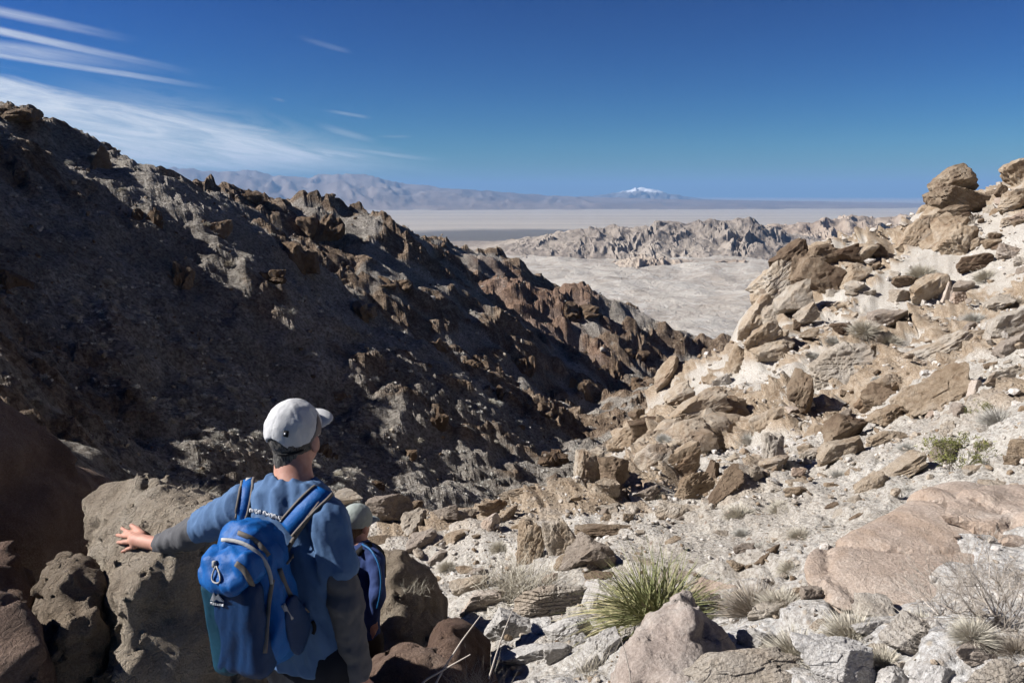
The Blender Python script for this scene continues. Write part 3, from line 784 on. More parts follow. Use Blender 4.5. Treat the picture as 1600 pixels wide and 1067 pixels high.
hero('boulder', [(664, 985, 4.5), (692, 948, 4.65), (726, 954, 4.65), (760, 985, 4.6), (776, 1032, 4.5), (786, 1140, 4.3), (645, 1140, 4.2), (700, 1000, 4.3), (690, 960, 5.2), (765, 1000, 5.2), (786, 1130, 5.1), (650, 1130, 5.1)],
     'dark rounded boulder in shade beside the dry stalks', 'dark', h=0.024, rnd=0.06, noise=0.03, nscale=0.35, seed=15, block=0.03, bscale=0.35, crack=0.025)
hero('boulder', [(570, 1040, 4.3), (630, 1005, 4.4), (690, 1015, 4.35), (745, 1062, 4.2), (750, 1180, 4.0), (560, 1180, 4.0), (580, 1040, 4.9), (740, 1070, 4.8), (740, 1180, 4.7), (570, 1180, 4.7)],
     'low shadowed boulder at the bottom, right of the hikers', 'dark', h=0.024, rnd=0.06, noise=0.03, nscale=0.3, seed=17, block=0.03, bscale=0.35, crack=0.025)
# the big boulder at the right and the peaked one in front
hero('boulder', [(1259, 882, 4.24), (1270, 862, 4.42), (1365, 805, 4.77), (1441, 767, 5.03), (1503, 756, 5.21), (1560, 770, 5.25), (1580, 870, 4.16), (1490, 950, 3.81), (1400, 966, 3.81), (1303, 962, 3.89), (1271, 918, 4.07), (1300, 960, 4.9), (1560, 960, 5.08), (1420, 800, 5.77), (1560, 800, 5.95)],
     'huge smooth pinkish tan boulder at right, sloping up towards the hillside', 'pink', h=0.018, rnd=0.02, noise=0.016, nscale=0.3, seed=19, block=0.035, bscale=0.7, crack=0.03, smooth=False)
hero('boulder', [(1428, 834, 4.33), (1470, 795, 4.64), (1520, 766, 4.86), (1640, 758, 4.9), (1800, 790, 4.9), (1800, 868, 4.29), (1640, 852, 4.16), (1500, 850, 4.2), (1480, 862, 4.38), (1560, 780, 5.6), (1800, 800, 5.77), (1560, 870, 5.42), (1800, 900, 5.42)],
     'overhanging tan block on top of the huge pinkish boulder at the right edge', 'pink', h=0.024, rnd=0.035, noise=0.04, nscale=0.35, seed=21, block=0.045, bscale=0.45, crack=0.03, smooth=False)
hero('boulder', [(1067, 920, 3.85), (974, 998, 3.62), (955, 1090, 3.35), (1060, 1120, 3.2), (1170, 1075, 3.45), (1130, 976, 3.85), (1075, 990, 3.5), (1110, 1000, 4.3), (1000, 1030, 4.2), (960, 1110, 4.0), (1170, 1090, 4.0)],
     'peaked pinkish grey rock in front of the green spiky grass clump', 'pinkgrey', h=0.014, rnd=0.022, noise=0.03, nscale=0.2, pits=0.02, seed=23, block=0.015, bscale=0.22, crack=0.012)

# bedrock masses of the skyline
hero('rock_outcrop', [(1160, 548, 41), (1146, 570, 40.5), (1182, 478, 42), (1212, 428, 43), (1240, 400, 44), (1286, 402, 46), (1306, 430, 46), (1284, 468, 43), (1246, 520, 41), (1205, 566, 40), (1240, 420, 50), (1300, 430, 51), (1250, 560, 48), (1160, 570, 48), (1225, 470, 40.5)],
     'leaning tan outcrop on the skyline that overhangs to the left', 'tan', 'outcrop', smooth=False, h=0.16, rnd=0.25, noise=0.3, nscale=2.5, seed=31, block=0.32, bscale=1.6, crack=0.12)
hero('rock_outcrop', [(1392, 392, 50), (1436, 346, 49), (1462, 306, 49.5), (1480, 276, 50), (1504, 276, 50), (1530, 316, 51), (1524, 372, 49), (1492, 405, 46.5), (1424, 412, 47), (1480, 300, 55), (1530, 330, 55), (1400, 420, 54), (1480, 350, 47.2)],
     'summit knob outcrop on the right skyline', 'tan', 'outcrop', smooth=False, h=0.16, rnd=0.25, noise=0.3, nscale=2.5, seed=33, block=0.34, bscale=1.7, crack=0.12)
hero('rock_outcrop', [(1300, 405, 48.5), (1330, 388, 50), (1372, 384, 51), (1400, 392, 51), (1396, 420, 49.5), (1350, 428, 48), (1302, 425, 48), (1350, 400, 54), (1400, 420, 53)],
     'low broken outcrop on the ridge between the leaning outcrop and the summit knob', 'tan', 'outcrop', smooth=False, h=0.16, rnd=0.2, noise=0.25, nscale=1.8, seed=35, block=0.28, bscale=1.2, crack=0.1)
hero('rock_outcrop', [(1420, 590, 18.6), (1470, 570, 19.4), (1526, 572, 19.6), (1530, 610, 18.6), (1480, 650, 17.2), (1420, 640, 17.4), (1390, 620, 18), (1460, 600, 17.2), (1470, 620, 21), (1530, 620, 21)],
     'broken tan outcrop around the largest layered boulder', 'tan', 'outcrop', smooth=False, h=0.09, rnd=0.12, noise=0.14, nscale=0.9, seed=37, block=0.16, bscale=0.7, crack=0.07)
hero('rock_outcrop', [(1030, 660, 21), (1080, 640, 22), (1150, 640, 22), (1170, 680, 20), (1120, 715, 18.5), (1050, 730, 18), (1000, 715, 19), (990, 690, 20), (1080, 680, 19.3), (1100, 700, 23), (1000, 720, 23)],
     'fractured tan bedrock that carries the rock pile at the canyon edge', 'tan', 'outcrop', smooth=False, h=0.09, rnd=0.12, noise=0.14, nscale=0.9, seed=39, block=0.16, bscale=0.7, crack=0.07)

# ------------------------------------------------------------------ rocks of the slope, each read off the photograph
TILT_C = {}
def slope_rock(cx, cy, w, hh, tilt, mat, label, depth=0.8, seed=None, sub=3, name='rock', cat='rock', group=None, lift=0.0):
    seed = seed or int(cx * 7 + cy * 13)
    y_ = min(cy + 0.38 * hh * (1 if abs(tilt) < 50 else 1.2), 1066.0 if cy < 1030 else 1120)
    g = ground_hit(cx, y_)
    while (g is None or float(g @ FWD) > 62) and y_ < cy + 90:      # on the outline: stand on the nearest ground below
        y_ += 6
        g = ground_hit(cx, y_)
    d = float(g @ FWD) if g is not None else 45.0
    size = 0.5 * math.sqrt(w * hh) * d / F
    d += 0.25 * size
    c = px(cx, cy, d)
    a = math.radians(tilt)
    A = math.cos(a) * RGT + math.sin(a) * UPV
    B = -math.sin(a) * RGT + math.cos(a) * UPV
    if abs(tilt) >= 45: ww, h2 = max(w, hh), min(w, hh)
    else: ww, h2 = w, hh
    v, f = rock_verts(seed, sub, 7 + seed % 6, 26 + seed % 40, 0.08, 0.10 if mat in ('tan', 'brown', 'pale') and seed % 3 else 0.0)
    s = np.array([ww, 0.5 * (ww + h2) * depth * 1.6 / 2 + 0.2 * h2, h2]) * 0.56 * d / F
    wv = (v[:, :1] * s[0]) * A + (v[:, 1:2] * s[1]) * FWD + (v[:, 2:3] * s[2]) * B
    o = obj(name, mesh_np(name, wv, f, False), MAT[mat], loc=c)
    return tag(o, label, cat, group)
ROCKS = [
 (1046, 588, 60, 34, 50, 'tan', 'upright oval boulder perched at the foot of the slope outline, against the dark canyon'),
 (1060, 617, 44, 30, 20, 'tan', 'blocky tan rock under the perched oval boulder'),
 (1087, 641, 90, 42, 27, 'tan', 'long tilted tan slab with dark underside below the perched oval boulder'),
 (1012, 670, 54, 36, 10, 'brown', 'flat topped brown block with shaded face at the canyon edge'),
 (996, 650, 26, 20, 10, 'brown', 'small brown rock left of the flat topped block at the canyon edge'),
 (976, 688, 58, 34, 30, 'tan', 'tilted tan rock on the canyon edge below the flat topped block'),
 (1138, 648, 70, 44, 25, 'tan', 'bulky rough tan boulder right of the long tilted slab'),
 (1075, 685, 74, 48, 15, 'tan', 'broad tan boulder below the long tilted slab'),
 (1024, 718, 54, 46, 40, 'tan', 'pale tan block leaning left of a broad boulder pair'),
 (1066, 722, 64, 44, 30, 'tan', 'tan block in front of the broad boulder, cracked at its left'),
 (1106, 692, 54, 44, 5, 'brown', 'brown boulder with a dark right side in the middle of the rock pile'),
 (922, 742, 46, 74, 4, 'tan', 'tall upright tan block with two faces at the left end of the rock pile'),
 (961, 736, 44, 46, 10, 'brown', 'brown block leaning on the tall upright tan block'),
 (949, 762, 36, 28, 0, 'tan', 'small tan block at the foot of the tall upright block'),
 (1078, 760, 66, 36, 35, 'tan', 'tilted smooth tan block left of two leaning slabs'),
 (1108, 762, 78, 24, 74, 'brown', 'thin steep slab, left one of two leaning side by side'),
 (1133, 766, 84, 28, 56, 'brown', 'thin leaning slab, right one of two side by side'),
 (1204, 711, 64, 32, 80, 'pale', 'upright pale striped rock beside a grey bush on the slope'),
 (1153, 688, 22, 18, 0, 'pale', 'small round pale stone right of the rock pile'),
 (1203, 662, 50, 40, 25, 'tan', 'rough tan rock above the upright pale striped one'),
 (1153, 560, 42, 30, 48, 'tan', 'tan rock at the bottom of the leaning outcrop on the skyline'),
 (1180, 506, 84, 40, 62, 'tan', 'long steep tan slab on the left edge of the leaning outcrop'),
 (1208, 492, 30, 30, 0, 'pale', 'pale block wedged in the crack of the leaning outcrop'),
 (1193, 530, 56, 38, 35, 'tan', 'tan block low on the leaning outcrop'),
 (1212, 552, 62, 40, 20, 'tan', 'wide tan rock below the leaning outcrop'),
 (1235, 408, 66, 44, 35, 'brown', 'brown boulder crowning the leaning outcrop'),
 (1276, 434, 60, 48, -20, 'brown', 'dark brown boulder on the right flank of the leaning outcrop'),
 (1286, 404, 54, 40, 10, 'brown', 'dark brown rock at the top right of the leaning outcrop'),
 (1217, 440, 70, 52, 50, 'tan', 'big tan face in the middle of the leaning outcrop'),
 (1254, 428, 50, 40, -30, 'brown', 'brown wedge between the boulders of the leaning outcrop'),
 (1200, 466, 66, 44, 52, 'tan', 'tan slab on the left side of the leaning outcrop'),
 (1240, 470, 54, 46, 20, 'pale', 'pale rock at the base of the leaning outcrop'),
 (1316, 400, 42, 30, 5, 'brown', 'brown rock on the ridge right of the leaning outcrop'),
 (1350, 396, 44, 30, -5, 'tan', 'tan block on the ridge between two dark rocks'),
 (1373, 393, 26, 24, 0, 'brown', 'small dark cube shaped rock on the ridge'),
 (1259, 494, 40, 24, 35, 'pale', 'pale tilted stone right of the wedged block'),
 (1331, 430, 56, 24, 35, 'tan', 'flat tan slab lying below the ridge'),
 (1414, 441, 40, 20, 0, 'brown', 'low dark brown rock with a hollow under it, mid slope'),
 (1455, 452, 70, 50, 40, 'tan', 'large tan rock leaning below the summit knob'),
 (1481, 458, 46, 20, 76, 'pink', 'narrow pinkish slab standing at the right of a large tan rock'),
 (1519, 413, 50, 26, 10, 'brown', 'rounded brown boulder right below the summit knob'),
 (1498, 466, 22, 18, 0, 'pink', 'round pinkish stone next to a narrow standing slab'),
 (1491, 284, 66, 44, 20, 'brown', 'top rock of the summit knob on the right skyline'),
 (1496, 312, 76, 50, -25, 'brown', 'dark brown block in the middle of the summit knob'),
 (1466, 308, 38, 30, 30, 'brown', 'left shoulder rock of the summit knob'),
 (1489, 332, 46, 22, 5, 'brown', 'overhanging block at the base of the summit knob'),
 (1446, 354, 50, 34, 42, 'tan', 'tan slab sloping down left from the summit knob'),
 (1478, 366, 74, 44, 40, 'tan', 'wide tan rock face under the summit knob'),
 (1500, 376, 50, 44, 60, 'tan', 'steep tan rock on the right under the summit knob'),
 (1428, 373, 54, 32, 52, 'tan', 'steep tan slab where the ridge meets the summit knob'),
 (1552, 304, 18, 14, 20, 'brown', 'leftmost small rock in the cluster right of the summit knob'),
 (1563, 300, 16, 18, 60, 'brown', 'steep small rock in the cluster right of the summit knob'),
 (1566, 316, 18, 14, 0, 'pink', 'lowest small rock in the cluster right of the summit knob'),
 (1595, 268, 46, 44, 40, 'tan', 'tan crag at the right edge on the skyline'),
 (1590, 314, 48, 34, 20, 'tan', 'tan rock below the crag at the right edge'),
 (1316, 512, 28, 20, 20, 'brown', 'small brown lump standing alone in the pale middle of the slope'),
 (1263, 521, 30, 14, 10, 'tan', 'small flat tan rock left of the lone brown lump'),
 (1244, 509, 12, 18, 0, 'brown', 'tiny dark upright stone left of the lone brown lump'),
 (1568, 511, 60, 36, 22, 'pale', 'pale wedge shaped boulder near the right edge, mid slope'),
 (1522, 528, 44, 26, 25, 'tan', 'layered tan rock left of the pale wedge shaped boulder'),
 (1253, 612, 58, 42, 64, 'brown', 'oval dark faced boulder leaning in the middle of the slope'),
 (1312, 574, 88, 66, 18, 'pale', 'big pale tan outcrop block above the oval dark faced boulder'),
 (1349, 562, 46, 26, 78, 'brown', 'dark steep edge rock at the right of the big pale outcrop block'),
 (1480, 550, 100, 42, 26, 'tan', 'layered tan ledge tilted up to the right'),
 (1466, 616, 116, 52, 25, 'tan', 'largest layered boulder in the middle of the right slope'),
 (1523, 609, 30, 14, 76, 'pink', 'narrow standing stone right of the largest layered boulder'),
 (1391, 602, 48, 34, 30, 'tan', 'tan block left of the largest layered boulder'),
 (1357, 630, 46, 34, 42, 'tan', 'leaning tan block below the big pale outcrop block'),
 (1386, 650, 54, 24, 30, 'tan', 'thin tan ledge under the left end of the largest layered boulder'),
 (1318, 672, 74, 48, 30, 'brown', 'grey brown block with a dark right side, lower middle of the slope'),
 (1312, 704, 74, 32, 20, 'tan', 'tan ledge right under the grey brown block'),
 (1385, 684, 54, 26, 26, 'tan', 'pointed tan rock right of the grey brown block'),
 (1402, 738, 84, 34, 24, 'tan', 'tan ledge with a shaded hollow above the huge pinkish boulder'),
 (1362, 760, 50, 30, 32, 'tan', 'rounded tan ledge end left of the shaded hollow'),
 (1246, 756, 30, 14, 10, 'tan', 'small flat tan stone with a smaller one on top'),
 (1239, 746, 16, 12, 0, 'tan', 'little stone lying on a small flat tan stone'),
 (1598, 700, 44, 46, 60, 'tan', 'smooth tan rock cut by the right edge above the huge pinkish boulder'),
 (1580, 543, 50, 34, 15, 'grey', 'grey boulder under the pale wedge shaped one'),
 (1570, 588, 64, 28, 20, 'tan', 'long pale tan rock at right above the sage bushes'),
 (819, 775, 70, 30, 15, 'tan', 'elongated tan slab on the lip of the wash, against the dark canyon'),
 (771, 793, 42, 22, 15, 'tan', 'smaller tan slab left of the elongated one on the lip'),
 (762, 819, 40, 22, 26, 'pink', 'reddish brown boulder just below the lip of the wash'),
 (713, 838, 48, 16, 20, 'tan', 'long low tan rock in the wash left of the reddish boulder'),
 (678, 860, 46, 16, 30, 'tan', 'low tan ledge running down beside the dark boulder'),
 (609, 796, 64, 44, 15, 'grey', 'large rounded grey tan boulder right of the second hiker'),
 (643, 796, 34, 26, 0, 'brown', 'brown boulder touching the large rounded one behind the second hiker'),
 (594, 846, 46, 24, -15, 'brown', 'brown stone half hidden by the second hiker'),
 (545, 776, 44, 22, 5, 'tan', 'smooth tan boulder just above the cap of the second hiker'),
 (696, 800, 38, 20, 5, 'grey', 'flat grey rock on the lip, left of its twin'),
 (722, 806, 42, 18, 5, 'pale', 'flat pale rock on the lip, right of a grey one'),
 (877, 842, 52, 60, 8, 'tan', 'square tan block with a sunlit left face, centre'),
 (828, 853, 40, 72, -8, 'tan', 'cone shaped tan outcrop left of the square block'),
 (955, 829, 104, 22, 8, 'brown', 'long dark slab lying on top of a grey boulder'),
 (925, 867, 90, 56, -8, 'grey', 'blunt grey boulder beneath the long dark slab'),
 (862, 903, 30, 13, 22, 'pink', 'small reddish stone left below the blunt grey boulder'),
 (735, 914, 60, 26, 15, 'tan', 'low tan rock behind the dry grass tuft, centre'),
 (756, 942, 76, 36, 10, 'pink', 'pinkish mound of rock under the dry grass tuft'),
 (860, 942, 116, 60, 12, 'pale', 'broad pale boulder left of the green spiky grass clump'),
 (800, 986, 74, 48, -20, 'white', 'white boulder beside the dark rounded boulder'),
 (888, 986, 68, 36, 30, 'white', 'whitish wedge rock with a shaded right side below the broad pale boulder'),
 (824, 1022, 92, 34, 0, 'white', 'flat white rock at the bottom, right of the dark boulder'),
 (875, 1018, 48, 26, 10, 'white', 'small grey white rock between flat white rocks'),
 (938, 1014, 66, 50, 20, 'white', 'angular white rock left of the peaked rock'),
 (924, 938, 60, 26, 78, 'white', 'narrow white stone under the left side of the grass clump'),
 (909, 1000, 26, 20, 0, 'white', 'small white stone between two white rocks'),
 (1165, 1046, 170, 50, 6, 'pale', 'flat pale slab at the bottom right of the peaked rock'),
 (1302, 1034, 112, 64, -6, 'white', 'large rounded white boulder at the bottom right'),
 (1428, 992, 100, 60, -12, 'pale', 'pale angular boulder in front of the huge pinkish one'),
 (1393, 1062, 46, 34, 20, 'white', 'white stone cut by the bottom edge, left of a pointed one'),
 (1464, 1058, 60, 44, 30, 'white', 'pointed white stone cut by the bottom edge'),
 (1556, 1062, 104, 46, 5, 'pale', 'broad pale rock in the bottom right corner'),
 (1530, 1016, 84, 28, 5, 'grey', 'flat grey tan rock under the bare twiggy bush'),
 (1358, 982, 44, 24, 20, 'white', 'small white rock left of the pale angular boulder'),
 (1200, 956, 64, 24, 8, 'pale', 'low pale rock right of the peaked one'),
 (1268, 928, 30, 22, 0, 'grey', 'small grey stone at the left foot of the huge pinkish boulder'),
]
for q in ROCKS:
    big = q[2] * q[3] > 2600
    slope_rock(*q, sub=6 if q[1] > 920 and q[2] * q[3] > 4500 else 5 if (q[1] > 740 and q[2] * q[3] > 1900) or q[2] * q[3] > 3600 else 4)
# ================================================================== more rocks of the slope, one object each, sharing meshes
POOL = []
for k in range(9):
    v, f = rock_verts(900 + k, 4, 7 + k % 5, 26 + 3 * k, 0.08, 0.12 if k % 2 else 0.0)
    POOL.append((v, f))
POOL_ME = {}
def pool_mesh(k, mat):
    if (k, mat) not in POOL_ME:
        me = mesh_np('rock', *POOL[k], False); me.materials.append(MAT[mat]); POOL_ME[(k, mat)] = me
    return POOL_ME[(k, mat)]
LAND = [((1500, 300), 'near the summit knob'), ((1240, 430), 'near the leaning outcrop'), ((1075, 680), 'among the rock pile at the canyon edge'), ((1460, 600), 'around the largest layered boulder'),
        ((1310, 570), 'near the big pale outcrop block'), ((1350, 720), 'on the gravel above the huge pinkish boulder'), ((1180, 790), 'on the bare gravel right of the leaning slabs'), ((940, 850), 'around the blunt grey boulder'),
        ((760, 820), 'in the wash below the lip'), ((860, 1000), 'between the white rocks at the bottom'), ((1230, 960), 'around the peaked rock and the dry bushes'), ((1560, 470), 'on the upper slope at the right edge'), ((1480, 1020), 'below the huge pinkish boulder')]
WORDS = {'tan': 'tan', 'brown': 'brown', 'pale': 'pale', 'grey': 'grey', 'pink': 'reddish', 'white': 'white'}
g = np.random.default_rng(5)
n_done = 0
tries = 0
poly = np.array([(600, 815), (700, 812), (850, 765), (1000, 660), (1060, 620), (1150, 560), (1190, 480), (1240, 440), (1310, 420), (1400, 400), (1450, 350), (1540, 330), (1600, 290), (1600, 1060), (800, 1060), (790, 960), (690, 890)], float)
def inside(x, y):
    c = False
    j = len(poly) - 1
    for i in range(len(poly)):
        if (poly[i, 1] > y) != (poly[j, 1] > y) and x < (poly[j, 0] - poly[i, 0]) * (y - poly[i, 1]) / (poly[j, 1] - poly[i, 1]) + poly[i, 0]: c = not c
        j = i
    return c
while n_done < 285 and tries < 4000:
    tries += 1
    x, y = g.uniform(590, 1600), g.uniform(280, 1064)
    if not inside(x, y) or (1260 < x and 770 + (1600 - x) * 0.3 < y < 960): continue
    if any(abs(x - q[0]) < q[2] * 0.4 and abs(y - q[1]) < q[3] * 0.4 for q in ROCKS): continue
    p = ground_hit(x, y)
    if p is None: continue
    d = float(p @ FWD)
    wpx = float(np.clip(g.lognormal(3.0, 0.5), 11, 60)) * (1.0 if y < 900 else 1.25)
    s = wpx * d / F * 0.5
    mat = g.choice(['white', 'pale', 'grey'], p=[.5, .35, .15]) if y > 940 else g.choice(['tan', 'brown', 'pale', 'grey', 'pink'], p=[.36, .14, .32, .12, .06])
    where = min(LAND, key=lambda L: (L[0][0] - x) ** 2 + (L[0][1] - y) ** 2)[1]
    el = g.uniform(0.45, 0.9)
    o = obj('rock', pool_mesh(int(g.integers(len(POOL))), mat))
    o.location = tuple(p + np.array([0, 0, s * 0.1]))
    o.scale = (s, s * g.uniform(.6, 1.0), s * el)
    o.rotation_euler = (g.uniform(-.3, .3), -math.atan(.55) * g.uniform(0.2, 1.2), g.uniform(-.6, .9))
    form = 'slabby' if el < 0.6 else 'blocky'
    size = 'little' if wpx < 15 else 'small' if wpx < 24 else 'middle sized'
    tag(o, f'{size} {WORDS[mat]} {form} rock {where}', 'rock', f'rocks {where}')
    n_done += 1

ORD = ['first', 'second', 'third', 'fourth', 'fifth', 'sixth', 'seventh', 'eighth', 'ninth', 'tenth']
def order_labels(objs, limit=6):
    by = {}
    for o in objs: by.setdefault(o['label'], []).append(o)
    for lab, os_ in by.items():
        if not 1 < len(os_) <= limit: continue
        os_.sort(key=lambda o: topix(np.array(o.location))[0])
        n = len(os_)
        for i, o in enumerate(os_):
            if n <= 3: s_ = ('leftmost', 'middle', 'rightmost')[i if n == 3 else 2 * i]
            else: s_ = f'{ORD[i]} from left'
            if len(lab.split()) + len(s_.split()) <= 16: o['label'] = f'{lab}, {s_}'
order_labels([o for o in bpy.data.objects if o.get('group', '').startswith('rocks ')])
def scatter_mesh(pos, size, seed, nvar=10, sub=1, flat=0.7, sink=0.25, lean=None):
    """many stones joined into one mesh"""
    g = np.random.default_rng(seed)
    var = []
    for k in range(nvar):
        v, f = rock_verts(3000 + seed * 31 + k, sub, 6, 20, 0.0)
        if sub == 1: v = v * g.uniform(0.7, 1.15, (len(v), 1))
        var.append(v)
    f = ICO[sub][1]
    n = len(pos); nv = len(var[0])
    V = np.stack(var)[g.integers(0, nvar, n)]
    V = V * (size[:, None] * np.stack([g.uniform(.7, 1.3, n), g.uniform(.6, 1.1, n), g.uniform(.4, .9, n) * flat / .7], -1))[:, None, :]
    a = g.uniform(0, 2 * math.pi, n); ca, sa_ = np.cos(a), np.sin(a)
    tl = g.uniform(-.7, .3, n); ct, st = np.cos(tl), np.sin(tl)
    X = V[..., 0] * ca[:, None] - V[..., 1] * sa_[:, None]; Y = V[..., 0] * sa_[:, None] + V[..., 1] * ca[:, None]; Z = V[..., 2]
    X, Z = X * ct[:, None] - Z * st[:, None], X * st[:, None] + Z * ct[:, None]
    P = np.stack([X, Y, Z], -1) + pos[:, None, :]
    P[..., 2] += (size * (0.5 - sink))[:, None] * 0.6
    Fc = f[None] + (np.arange(n) * nv)[:, None, None]
    cv = np.repeat(g.random(n), nv)
    return P.reshape(-1, 3), Fc.reshape(-1, 3), cv
m_scree, t = new_mat('scree_stone')
pos_ = t.n('NewGeometry').outputs['Position']
cv_ = t.n('Attribute', attribute_name='tint').outputs['Fac']
col = t.ramp(cv_, [(0.0, (0.30, 0.225, 0.155)), (0.18, (0.44, 0.365, 0.285)), (0.4, (0.55, 0.505, 0.445)), (0.65, (0.64, 0.61, 0.57)), (1.0, (0.72, 0.705, 0.69))])
nn = t.noise(pos_, 14.0, 5, 0.7)
col = t.mix(t.smooth(nn, 0.6, 0.35), t.mix(1.0, col, (0.66, 0.61, 0.56), 'MULTIPLY'), col)
finish(t, col, 0.95, nn, 0.03)
def scree(n, r0, r1, smin, smax, seed, sub, azr=(-30, 38)):
    g = np.random.default_rng(seed)
    a = np.radians(g.uniform(*azr, n)); r = np.exp(g.uniform(math.log(r0), math.log(r1), n))
    x, y = r * np.sin(a), r * np.cos(a)
    dens = fbm2(x / 3, y / 3, 3, seed) + 0.5 * perlin2(x / 0.8, y / 0.8, seed + 3)
    k = (dens > g.uniform(-0.9, 0.5, n)) & ~((x < -0.1 - 0.05 * y) & (y < 7))
    x, y, r = x[k], y[k], r[k]
    z, _ = slope_h(x, y)
    s = np.exp(g.uniform(math.log(smin), math.log(smax), len(x)) - g.exponential(0.25, len(x))) * r / F
    return scatter_mesh(np.stack([x, y, z], -1), s, seed, 14, sub)
parts = [scree(2200, 2.4, 20, 4, 10, 1, 2), scree(6000, 8, 60, 3.0, 7.5, 3, 1, (-6, 38)), scree(14000, 2.2, 60, 1.3, 4.0, 2, 1, (-14, 38))]
off = 0; Vs = []; Fs = []; Cs = []
for v, f, c in parts:
    Vs.append(v); Fs.append(f + off); Cs.append(c); off += len(v)
tag(obj('scree', mesh_np('scree', np.concatenate(Vs), np.concatenate(Fs), False, {'tint': np.concatenate(Cs)}), m_scree),
    'loose pale stones and gravel scattered over the sunny slope', 'scree', None, 'stuff')

# ------------------------------------------------------------------ canyon wall: rubble, outcrops and shrubs
m_rub, t = new_mat('canyon_rubble')
pos_ = t.n('NewGeometry').outputs['Position']
cv_ = t.n('Attribute', attribute_name='tint').outputs['Fac']
col = t.ramp(cv_, [(0.0, (0.10, 0.068, 0.045)), (0.3, (0.19, 0.135, 0.09)), (0.5, (0.30, 0.25, 0.195)), (0.8, (0.42, 0.38, 0.32)), (1.0, (0.56, 0.53, 0.48))])
finish(t, t.mix(t.smooth(t.noise(pos_, 1.8, 4, 0.7), 0.6, 0.35), t.mix(1.0, col, (0.6, 0.57, 0.54), 'MULTIPLY'), col), 0.95)
def rubble(n, r0, r1, smin, smax, seed, sub, azr=(-40, 17)):
    g = np.random.default_rng(seed)
    a = np.radians(g.uniform(*azr, n)); r = np.exp(g.uniform(math.log(r0), math.log(r1), n))
    x, y = r * np.sin(a), r * np.cos(a)
    dens = fbm2(x / 14, y / 14, 3, seed)
    k = dens > g.uniform(-1.0, 0.5, n)
    x, y, r = x[k], y[k], r[k]
    z, _ = canyon_h(x, y)
    s = np.exp(g.uniform(math.log(smin), math.log(smax), len(x)) - g.exponential(0.2, len(x))) * r / F
    return scatter_mesh(np.stack([x, y, z], -1), s, seed, 14, sub, 0.9)
parts = [rubble(700, 40, 520, 2.5, 6.0, 11, 2), rubble(10500, 34, 520, 0.9, 3.2, 12, 1, (-37, 15))]
off = 0; Vs = []; Fs = []; Cs = []
for v, f, c in parts:
    Vs.append(v); Fs.append(f + off); Cs.append(c); off += len(v)
tag(obj('rubble', mesh_np('rubble', np.concatenate(Vs), np.concatenate(Fs), False, {'tint': np.concatenate(Cs)}), m_rub),
    'brown and grey rubble strewn over the shaded canyon wall', 'rubble', None, 'stuff')
def canyon_hit(qx, qy):
    d = np.geomspace(30, 600, 700)
    P = d[:, None] * (FWD + (qx - W / 2) / F * RGT - (qy - H / 2) / F * UPV)
    hz, _ = canyon_h(P[:, 0], P[:, 1])
    b = np.nonzero(P[:, 2] < hz)[0]
    return P[b[0]] if len(b) else None
MAT['crag'] = rock_mat('crag_rock', [(0.30, (0.13, 0.085, 0.055)), (0.5, (0.25, 0.175, 0.115)), (0.65, (0.38, 0.285, 0.20)), (0.8, (0.48, 0.40, 0.31))], 0.16, 0.5, stain=(0.09, 0.06, 0.04, 0.5))
OUT = [
 (146, 232, 34, 62, 'tall brown crag on the skyline of the left wall', 3), (20, 165, 60, 34, 'jagged dark crag at the top left corner of the ridge', 3), (78, 172, 40, 28, 'small crag with a bush beside it on the left ridge', 2),
 (277, 410, 36, 56, 'isolated brown crag low in the shaded left wall', 4), (8, 420, 44, 60, 'brown crag at the left edge halfway up the shaded wall', 3), (330, 345, 44, 30, 'sunlit tan crag on the second ridge', 3),
 (500, 335, 70, 46, 'brown knob on the skyline of the second ridge', 5), (385, 300, 40, 18, 'low dark crag on the skyline left of the knob', 3), (470, 380, 60, 60, 'rough tan bluff below the brown knob', 5),
 (615, 432, 40, 30, 'sunlit pale crag at the head of a shaded spur', 3), (690, 528, 26, 40, 'slender tan crag on the middle spur', 3), (555, 468, 50, 40, 'brown crag band above the middle spur', 4),
 (810, 545, 44, 60, 'brown fins in the middle of the canyon wall', 5), (735, 560, 30, 36, 'tan crag left of the brown fins', 3), (905, 470, 56, 40, 'brown crag on the top of the reddish ridge', 4),
 (955, 560, 50, 56, 'brown crags above the canyon floor on the far spur', 5), (900, 590, 40, 44, 'tan crag below the reddish ridge', 4), (850, 630, 60, 60, 'broken brown crags near the canyon floor', 5),
 (770, 600, 40, 44, 'brown crag cluster low on the middle spur', 4), (980, 540, 40, 34, 'small sunlit crag on the far spur', 3), (1010, 590, 36, 30, 'brown crag just left of the perched boulder', 3), (860, 700, 44, 40, 'dark crag by the canyon floor', 3),
 (680, 640, 40, 40, 'dark crag in the shaded lower wall', 3), (520, 610, 40, 30, 'round dark boulder above the cap of the front hiker', 2), (505, 690, 36, 60, 'tan crag right beside the head of the front hiker', 4), (592, 745, 22, 34, 'narrow crag above the second hiker', 2),
 (640, 700, 30, 44, 'shaded crag low on the wall above the wash', 3), (420, 420, 44, 34, 'dark crag on the shaded spur below the bluff', 3), (230, 320, 30, 60, 'dark crag on the edge of the first spur', 3)]
g = np.random.default_rng(77)
